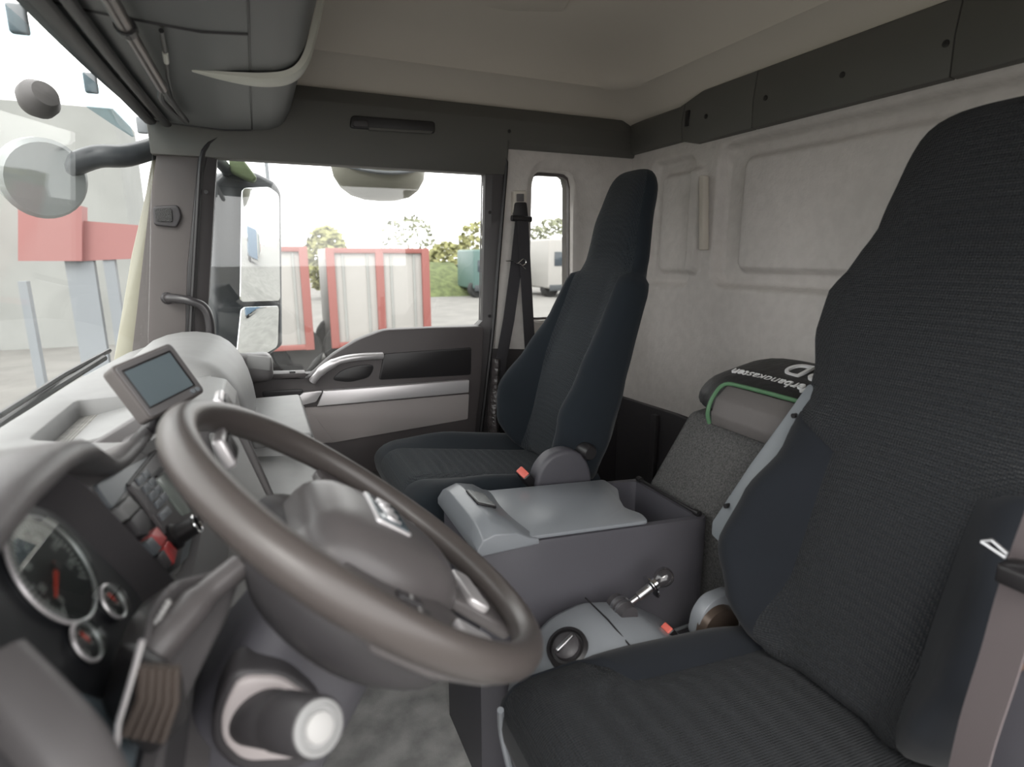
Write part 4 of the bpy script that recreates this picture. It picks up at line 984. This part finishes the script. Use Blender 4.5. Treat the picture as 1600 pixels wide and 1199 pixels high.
# carpeted box at the rear wall, bag on top
cb = empty('carpeted_box', (1.15, 1.05, ZF), 'dark grey carpet covered box standing against the rear wall behind the console', 'storage box')
fr = [V3((.935, 1.225, ZF)), V3((.935, .83, ZF)), V3((XR-.03, .83, ZF)), V3((XR-.03, 1.30, ZF))]
q = MB(); bm_m = [V3((.94, 1.22, -.61)), V3((.94, .83, -.61)), V3((XR-.03, .83, -.61)), V3((XR-.03, 1.30, -.61))]; bm_t = [V3((1.02, 1.165, -.40)), V3((1.02, .81, -.40)), V3((XR-.03, .81, -.40)), V3((XR-.03, 1.28, -.40))]
q.loft([fr, bm_m, bm_t]); q.done('carpet_shell', 'carpet', cb, bevel=.02, seg=4)
bag = empty('first_aid_bag', (1.15, 1.03, -.40), 'black first aid bag with white lettering and green piping lying on the carpeted box', 'bag')
def bagmesh():
    q = MB(); secs = []
    for k in range(13):
        t = k/12; y = 1.19-.40*t; e = max(.08, 1-abs(2*t-1)**3)**.5
        secs.append([V3((1.12+ .125*e*math.copysign(abs(math.cos(a))**.7, math.cos(a)), y, -.352+(.35*.125*e*(math.cos(a)+.6) if math.sin(a) > -.1 else 0)+(.052 if math.sin(a) > 0 else .048)*e*math.copysign(abs(math.sin(a))**.75, math.sin(a)))) for a in [2*PI*j/24 for j in range(24)]])
    q.loft(secs); return q
bagmesh().done('bag_body', 'bag', bag, smooth=60)
q = MB(); secs = []
for k in range(9):
    t = k/8; y = 1.04-.26*t
    secs.append([V3((.980, y, -.40)), V3((.974, y, -.372)), V3((.986, y, -.335)), V3((1.020, y, -.305)), V3((1.05, y, -.315)), V3((1.02, y, -.40))])
q.loft(secs); q.done('side_pocket', 'bagg', bag, smooth=40, bevel=.004, seg=2)
q = MB(); q.tube(catmull([V3((.978, 1.045, -.398)), V3((.972, 1.047, -.370)), V3((.985, 1.047, -.333)), V3((1.012, 1.04, -.303)), V3((1.020, .98, -.299)), V3((1.020, .80, -.299))], 5), .005, 8); q.done('piping', 'green', bag)
text('Verbandkasten', .040, frame3(V3((1.085, .975, -.2855)), (0, 1, 0), (-1, 0, -.36)), 'lettering', 'print', bag, .003)
text('RD', .085, frame3(V3((1.155, .93, -.2630)), (0, 1, 0), (-1, 0, -.34)), 'emblem_letters', 'print', bag, .003)

# ================================================================== GEAR CONSOLE AND PARKING BRAKE
gc = empty('gear_console', (.60, .86, ZF), 'grey low console with rotary selector beside the driver seat', 'console')
pf = [(.40, ZF), (.40, -.84), (.43, -.77), (.49, -.715), (.56, -.700), (.66, -.722), (.76, -.79), (.80, -.83), (.84, ZF)]
pr = rpoly([V3((x, 0, z)) for x, z in pf], .02, 4)
q = MB(); q.loft([[V3((p.x, yy, -.70+(p.z+.70)*1-dz)) for p in pr] for yy, dz in ((.755, .035), (.765, .015), (.79, .0), (.86, 0), (.915, .0), (.935, .012), (.945, .035))]); q.done('console_body', 'cons', gc, smooth=45)
for x in (.575,):
    q = MB(); q.tube([V3((x, .77, -.7075)), V3((x, .85, -.7005)), V3((x, .935, -.704))], .0018, 6); q.done('panel_joint', 'blackp', gc)
gp = V3((.475, .83, -.722)); gn = V3((-.45, -.25, .85)).normalized()
q = MB(); q.lathe(gp, gn, [(0, -.02), (.040, -.02), (.040, .006), (.033, .010), (.031, .004), (0, .004)], 32); q.done('selector_ring', 'blackp', gc)
q = MB(); q.lathe(gp, gn, [(0, 0), (.026, 0), (.025, .014), (.018, .020), (0, .021)], 28); q.done('selector_knob', 'darkp', gc)
q = MB(); q.box(gp+gn*.022, (.044, .009, .010), Matrix((V3((.9, .2, .4)).normalized(), V3((-.2, .97, 0)), gn)).transposed()); q.done('selector_grip', 'steel', gc, bevel=.003)
q = MB(); q.prism(rpoly([oY(947, 958, .90), oY(960, 944, .90), oY(990, 955, .90), oY(1008, 975, .90), oY(1000, 985, .90), oY(968, 975, .90)], .01), (0, -.05, -.01)); q.done('brake_plate', 'darkp', gc, bevel=.004)
q = MB(); q.prism(rpoly([oY(972, 975, .84), oY(1000, 978, .84), oY(1022, 992, .84), oY(1000, 1000, .84)], .006), (0, -.05, 0)); q.done('rear_switch', 'panelg', gc, bevel=.003)
pk = empty('parking_brake_lever', oY(985, 962, .88), 'parking brake lever with black ball knob and shiny collar on the low console', 'lever')
a = oY(972, 952, .885); b = oY(1036, 903, .885); d = (b-a); l_ = d.length
q = MB(); q.lathe(a, (0, -1, 0), [(0, -.028), (.020, -.028), (.022, 0), (.020, .028), (0, .028)], 28); q.done('lever_drum', 'darkp', pk)
q = MB(); q.lathe(a, (0, -1, 0), [(0, -.012), (.0235, -.012), (.0235, -.004), (0, -.004)], 28); q.lathe(a, (0, -1, 0), [(0, .004), (.0235, .004), (.0235, .010), (0, .010)], 28); q.done('drum_rings', 'steel', pk)
q = MB(); q.lathe(a, d, [(0, 0), (.006, 0), (.006, l_*.36), (.0095, l_*.38), (.0095, l_*.68), (0, l_*.7)], 20); q.done('shaft', 'steel', pk)
q = MB(); q.lathe(a+d*.70, d, [(0, 0), (.026, 0), (.025, .003), (.012, .006), (.012, .016), (.0, .016)], 28); q.done('collar', 'chrome', pk)
q = MB(); q.lathe(a+d*.80, d, [(0, 0), (.010, .0), (.014, .006), (.0185, .016), (.020, .026), (.018, .036), (.011, .043), (0, .046)], 28); q.done('ball_knob', mat('glossy black knob', (.03, .028, .03), .15, coat=.5), pk)
# small folded paper / strap end on floor line
q = MB(); q.tube([V3((.70, .955, -.875)), V3((1.05, .955, -.86))], .004, 8)
tag(q.done('console_rail', 'cons'), 'thin grey rail running along the foot of the console box', 'rail')
# seat slide cover at the lower left of the driver cushion
q = MB(); q.tube(catmull([oZ(782, 1110, -.74), oZ(784, 1145, -.80), oZ(796, 1199, -.84), oZ(812, 1260, -.86)], 4), .006, 8); q.done('cushion_edge_rod', 'cons', dr)

# ================================================================== OUTSIDE: MIRRORS
ym = 2.42
wm = empty('wing_mirror', oY(405, 430, ym), 'large black framed wing mirror outside the passenger door window', 'mirror')
q = MB(); q.prism(rpoly([oY(334, 285, ym-.03), oY(352, 268, ym-.03), oY(400, 268, ym+.05), oY(432, 284, ym+.12), oY(442, 300, ym+.14), oY(444, 540, ym+.14), oY(415, 562, ym+.06), oY(370, 568, ym), oY(338, 540, ym)], .02), (-.05, .08, 0)); q.done('mirror_housing', 'mhouse', wm, bevel=.02, seg=4)
def glasspane(pts, name):
    q = MB(); P_ = [oY(a, b, 2.33+.20*(a-376)/62) for a, b in pts]; q.prism(rpoly(P_, .02), (-.004, .005, 0)); return q.done(name, 'mirror', wm, bevel=.001)
glasspane([(379, 294), (420, 292), (436, 304), (438, 470), (376, 472)], 'main_glass')
glasspane([(378, 480), (436, 478), (434, 542), (410, 556), (370, 558)], 'wide_angle_glass')
q = MB(); q.tube(catmull([oY(356, 268, ym), oY(345, 255, ym-.1), oY(330, 240, ym-.25)], 4), .02, 10); q.tube(catmull([oY(350, 550, ym), oY(335, 560, ym-.12), oY(300, 570, ym-.28)], 4), .022, 10); q.done('mirror_arm', 'mhouse', wm)
q = MB(); q.prism(rpoly([oY(356, 240, ym-.06), oY(372, 238, ym-.06), oY(402, 278, ym-.06), oY(396, 284, ym-.06), oY(360, 268, ym-.06)], .008), (0, .08, 0)); q.done('arm_cover', 'gvest', wm, bevel=.01)
km = empty('kerb_mirror', oY(592, 275, 2.35), 'round beige kerb mirror hanging at the top of the passenger window', 'mirror')
q = MB(); c_ = oY(592, 252, 2.40); secs = []
for f, h in ((.02, -.150), (.35, -.146), (.62, -.132), (.82, -.105), (.95, -.065), (1.0, -.02), (1.0, .03), (.9, .05)):
    secs.append([c_+V3((.185*f*math.cos(a), .10*f*math.sin(a), h)) for a in [2*PI*k/36 for k in range(36)]])
q.loft(secs); q.done('mirror_shell', mat('beige shell', (.25, .245, .205), .35), km, smooth=70)
q = MB(); q.tube([c_+V3((.178*math.cos(a), .10*math.sin(a), -.035+.02*math.cos(a*2))) for a in [2*PI*k/36 for k in range(36)]], .007, 8, loop=True); q.done('shell_rim', 'grey', km)
q = MB(); q.tube([c_+V3((0, 0, .04)), c_+V3((0, -.12, .12)), V3((c_.x, 2.13, c_.z+.14))], .02, 10); q.done('mirror_mount', 'mhouse', km)
# front mirror on its arm, seen through the windshield
fm = empty('front_mirror', (-.9, 1.9, .15), 'round front mirror on a dark arm beyond the windshield', 'mirror')
q = MB(); c_ = oY(78, 278, 2.0); 
q.lathe(c_+V3((-.02, 0, 0)), (.6, -.75, -.25), [(0, -.06), (.06, -.05), (.10, -.01), (.105, .02), (.095, .03), (0, .03)], 32); q.done('mirror_bowl', mat('pale bowl', (.28, .30, .30), .4), fm)
q = MB(); q.tube(catmull([c_+V3((.03, .03, .03)), oY(150, 245, 2.0), oY(200, 243, 2.02), oY(262, 225, 2.12)], 5), .03, 10); q.done('mirror_arm', 'mhouse', fm)
q = MB(); c2 = oY(60, 155, 1.9); q.lathe(c2, (.7, -.75, .3), [(0, -.04), (.03, -.035), (.045, -.01), (.045, .01), (.03, .035), (0, .04)], 24); q.done('mirror_joint', mat('brown grey joint', (.09, .085, .085), .6), fm)
# exterior smoked sun visor above the windshield with its brackets
sv2 = empty('outside_sun_visor', (-.5, 1, .45), 'smoked exterior sun visor with hanging brackets above the windshield', 'sun visor')
vb = oY(206, 214, 1.96); vis = [[V3((-.30-.05*(1-(2*(s_/12-.5))**2), 1.96*s_/12, .40)).lerp(V3((vb.x-.05*(1-(2*(s_/12-.5))**2), 1.96*s_/12, vb.z)), t) for t in (0, .5, 1)] for s_ in range(13)]
q = MB(); q.loft(vis, closed=False, cap=False); o_ = q.done('visor_blade', 'visor', sv2); md = o_.modifiers.new('t', 'SOLIDIFY'); md.thickness = .006
for px, py in ((28, 30), (142, 130), (222, 196)):
    p = oX(px, py, -.36 if py < 180 else -.30); q = MB(); q.box(p, (.03, .016, .05)); q.done('visor_bracket', 'grey', sv2, bevel=.005)

# ================================================================== OUTSIDE: YARD
ZG = -2.35
q = MB(); q.box((0, 60, ZG-.1), (400, 400, .2)); tag(q.done('ground', 'asph'), kind='structure')
def box_trailer(cx, cy, w_, h_, d_, z0, wall, edge, label, nposts, group=None):
    root = empty('box_trailer', (cx, cy, ZG), label, 'trailer', group)
    q = MB(); q.box((cx, cy, z0+h_/2), (w_, d_, h_)); q.done('cargo_box', wall, root, bevel=.02)
    q = MB(); q.box((cx, cy-d_/2-.02, z0+h_-.05), (w_+.02, .08, .10)); q.done('top_rail', edge, root, bevel=.01)
    q = MB(); q.box((cx, cy-d_/2-.02, z0+.06), (w_+.02, .08, .10)); q.done('bottom_rail', edge, root, bevel=.01)
    for k in range(nposts):
        q = MB(); q.box((cx-w_/2+w_*k/(nposts-1), cy-d_/2-.03, z0+h_/2), (.16, .08, h_)); q.done('post', edge, root, bevel=.01)
    for k in range(4):
        q = MB(); q.box((cx-w_/2+w_*(k+.5)/4, cy-d_/2-.01, z0+h_/2), (.05, .02, h_-.2)); q.done('side_rib', 'bwall', root, bevel=.005)
    for k in (-.35, .35):
        for s in (-1, 1):
            q = MB(); q.lathe((cx+w_*k, cy+s*d_*.35, ZG+.48), (0, 1, 0), [(.1, -.15), (.46, -.15), (.5, -.1), (.5, .1), (.46, .15), (.1, .15)], 20); q.done('wheel', 'tyre', root)
    q = MB(); q.box((cx, cy, z0-.12), (w_*.95, d_*.4, .24)); q.done('chassis', 'mhouse', root)
a = oY(440, 385, 12.0); b = oY(507, 545, 12.0); c_ = oY(664, 545, 12.0)
box_trailer((a.x+b.x)/2-.72, 13.2, b.x-a.x+.9, a.z-b.z, 2.4, b.z, 'wpaint', 'rpaint', 'white box trailer with red corner posts outside, left one of the pair', 2, 'white box trailers')
box_trailer((b.x+c_.x)/2+.14, 13.2, c_.x-b.x-.16, oY(580, 388, 12).z-b.z, 2.4, b.z, 'wpaint', 'rpaint', 'white box trailer with red corner posts outside, right one of the pair', 3, 'white box trailers')
def truck(cx, cy, w_, h_, d_, paint, label, grp, rot=0):
    root = empty('parked_truck', (cx, cy, ZG), label, 'truck', grp); root.rotation_euler.z = 0
    q = MB(); q.prism([V3((cx-w_/2, cy-d_/2, ZG+.5)), V3((cx-w_/2, cy-d_/2, ZG+h_)), V3((cx+w_/2*.92, cy-d_/2, ZG+h_)), V3((cx+w_/2, cy-d_/2, ZG+h_*.5)), V3((cx+w_/2, cy-d_/2, ZG+.5))], (0, d_, 0)); q.done('cab', paint, root, bevel=.12, seg=3)
    q = MB(); q.box((cx, cy-d_/2-.01, ZG+h_*.66), (w_*.72, .04, h_*.24)); q.done('side_glass', 'bglass', root, bevel=.01)
    q = MB(); q.box((cx, cy-d_/2-.02, ZG+.55), (w_*.96, .06, .35)); q.done('bumper', 'mhouse', root, bevel=.05)
    for s in (-1, 1):
        q = MB(); q.lathe((cx+s*w_*.3, cy-d_*.3, ZG+.48), (0, 1, 0), [(.1, -.4), (.46, -.4), (.5, -.3), (.5, .1), (.46, .15), (.1, .15)], 20); q.done('wheel', 'tyre', root)
p = oZ(744, 462, ZG); truck(p.x, p.y-.5, 1.7, 2.7, 3, 'tpaint', 'teal parked truck in the distance seen at the right edge of the door window', None)
p = oZ(868, 462, ZG); truck(p.x, p.y+1, 2.5, 3.3, 5, 'wpaint', 'white parked truck in the distance seen through the narrow quarter window', None)
# greenery
def bush(px, base, top, wpx, Y, mt, label, dens=260, leaf=.10, kind=None, name='tree', cat='tree'):
    a = oY(px-wpx/2, base, Y); b = oY(px+wpx/2, base, Y); t = oY(px, top, Y); cx = (a.x+b.x)/2; rx = abs(b.x-a.x)/2; z1 = t.z
    root = empty(name, (cx, Y, ZG), label, cat)
    q = MB(); q.tube([V3((cx, Y, ZG-.05)), V3((cx, Y, ZG+(z1-ZG)*.6))], [.18, .07], 8); q.done('trunk', 'bark', root)
    rnd = random.Random(int(px*7)); q = MB(); cz = (ZG+z1)/2+.3; rz = (z1-ZG)/2
    for k in range(dens*3):
        while True:
            v = V3((rnd.uniform(-1, 1), rnd.uniform(-1, 1), rnd.uniform(-1, 1)))
            if v.length < 1: break
        v = v.normalized()*(v.length**.4); p = V3((cx+v.x*rx, Y+v.y*1.6, cz+v.z*rz)); s = leaf*rnd.uniform(.7, 1.6)*4
        u = V3((rnd.uniform(-1, 1), rnd.uniform(-1, 1), rnd.uniform(-.6, .6))).normalized(); w2 = u.orthogonal().normalized()
        q.faces_from([p-u*s*.5, p+w2*s*.35, p+u*s*.5, p-w2*s*.35], [(0, 1, 2, 3)])
    q.done('crown', mt, root)
bush(515, 465, 362, 70, 34, 'leaf', 'pale yellow-green tree just above the white trailers, behind their middle', name='tree')
bush(745, 462, 352, 60, 46, 'leaf', 'yellow-green tree at the right edge of the door window', name='tree')
bush(870, 462, 346, 110, 48, 'leaf2', 'broad grey-green tree behind the white truck in the quarter window', dens=420, name='tree')
bush(640, 462, 340, 90, 52, 'leaf2', 'bare greyish tree rising behind the right end of the trailers', dens=140, name='tree')
bush(700, 465, 385, 60, 39, 'leaf', 'low green bush right of the trailers', name='bush', cat='bush')
q = MB(); g0 = oY(667, 460, 33).x; g1 = oY(742, 460, 33).x
q.loft([[V3((x, 33, ZG)), V3((x, 34, ZG+.6)), V3((x, 37, ZG+1.9)), V3((x, 44, ZG+2.2)), V3((x, 44, ZG-.1))] for x in [g0+(g1-g0)*k/6 for k in range(7)]]); tag(q.done('grass_bank', 'grass'), kind='structure')
# lamp post
q = MB(); p = oY(432, 400, 20); q.tube([V3((p.x, 20, ZG)), V3((p.x-.1, 20, 6))], [.08, .05], 10); tag(q.done('lamp_post', 'grey'), 'tall thin grey pole outside the passenger window', 'post')
# front left: building with red facade, fence, posts
bd = empty('building', (-14, 22, ZG), 'pale building with a red fascia far ahead through the windshield', 'building')
a = oY(-120, 330, 18); b = oY(118, 410, 18)
q = MB(); q.box((-16, 20, ZG+3), (26, 3, 6)); q.done('building_wall', 'bwall', bd)
q = MB(); q.prism([oY(28, 322, 10), oY(128, 322, 10), oY(128, 408, 10), oY(28, 408, 10)], (0, .3, 0)); q.prism([oY(128, 345, 10.1), oY(216, 352, 10.1), oY(216, 404, 10.1), oY(128, 408, 10.1)], (0, .3, 0)); 
o_ = q.done('red_sign_board', mat('faded red board', (.25, .11, .105), .6)); tag(o_, 'large red sign board on grey posts seen through the windshield', 'sign')
for x0, x1, y0 in ((100, 145, 400), (160, 178, 400), (28, 42, 440)):
    q = MB(); pa = oY(x0, y0, 10.15); pb_ = oY(x1, y0, 10.15); q.box(((pa.x+pb_.x)/2, 10.2, (pa.z+ZG)/2), (pb_.x-pa.x, .15, pa.z-ZG)); q.done('sign_post', 'grey', o_)
rt_ = []
for k in range(30):
    x = -3.4+k*.085; q = MB(); q.box((x-.8, 4.4+.05*k, ZG+.55), (.05, .02, 1.1))
    if k == 0: f0 = q.done('picket_fence', 'fence'); tag(f0, 'low wooden picket fence outside in front of the windshield', 'fence')
    else: q.done('picket', 'fence', f0)
q = MB(); q.box((-12, 9, ZG+.05), (14, 9, .1)); tag(q.done('grass_verge', 'grass'), kind='structure')
# parked row behind the cab, seen only in the mirror
for k in range(5):
    truck(24+5*k, 8.5+2.2*k, 2.4, 3.2, 3, ('bpaint', 'wpaint', 'tpaint', 'wpaint', 'rpaint')[k], ('blue', 'white', 'teal', 'plain white', 'red')[k]+' truck in the row shown only in the wing mirror, %s from the cab' % ('first', 'second', 'third', 'fourth', 'fifth')[k], 'trucks in the mirror')
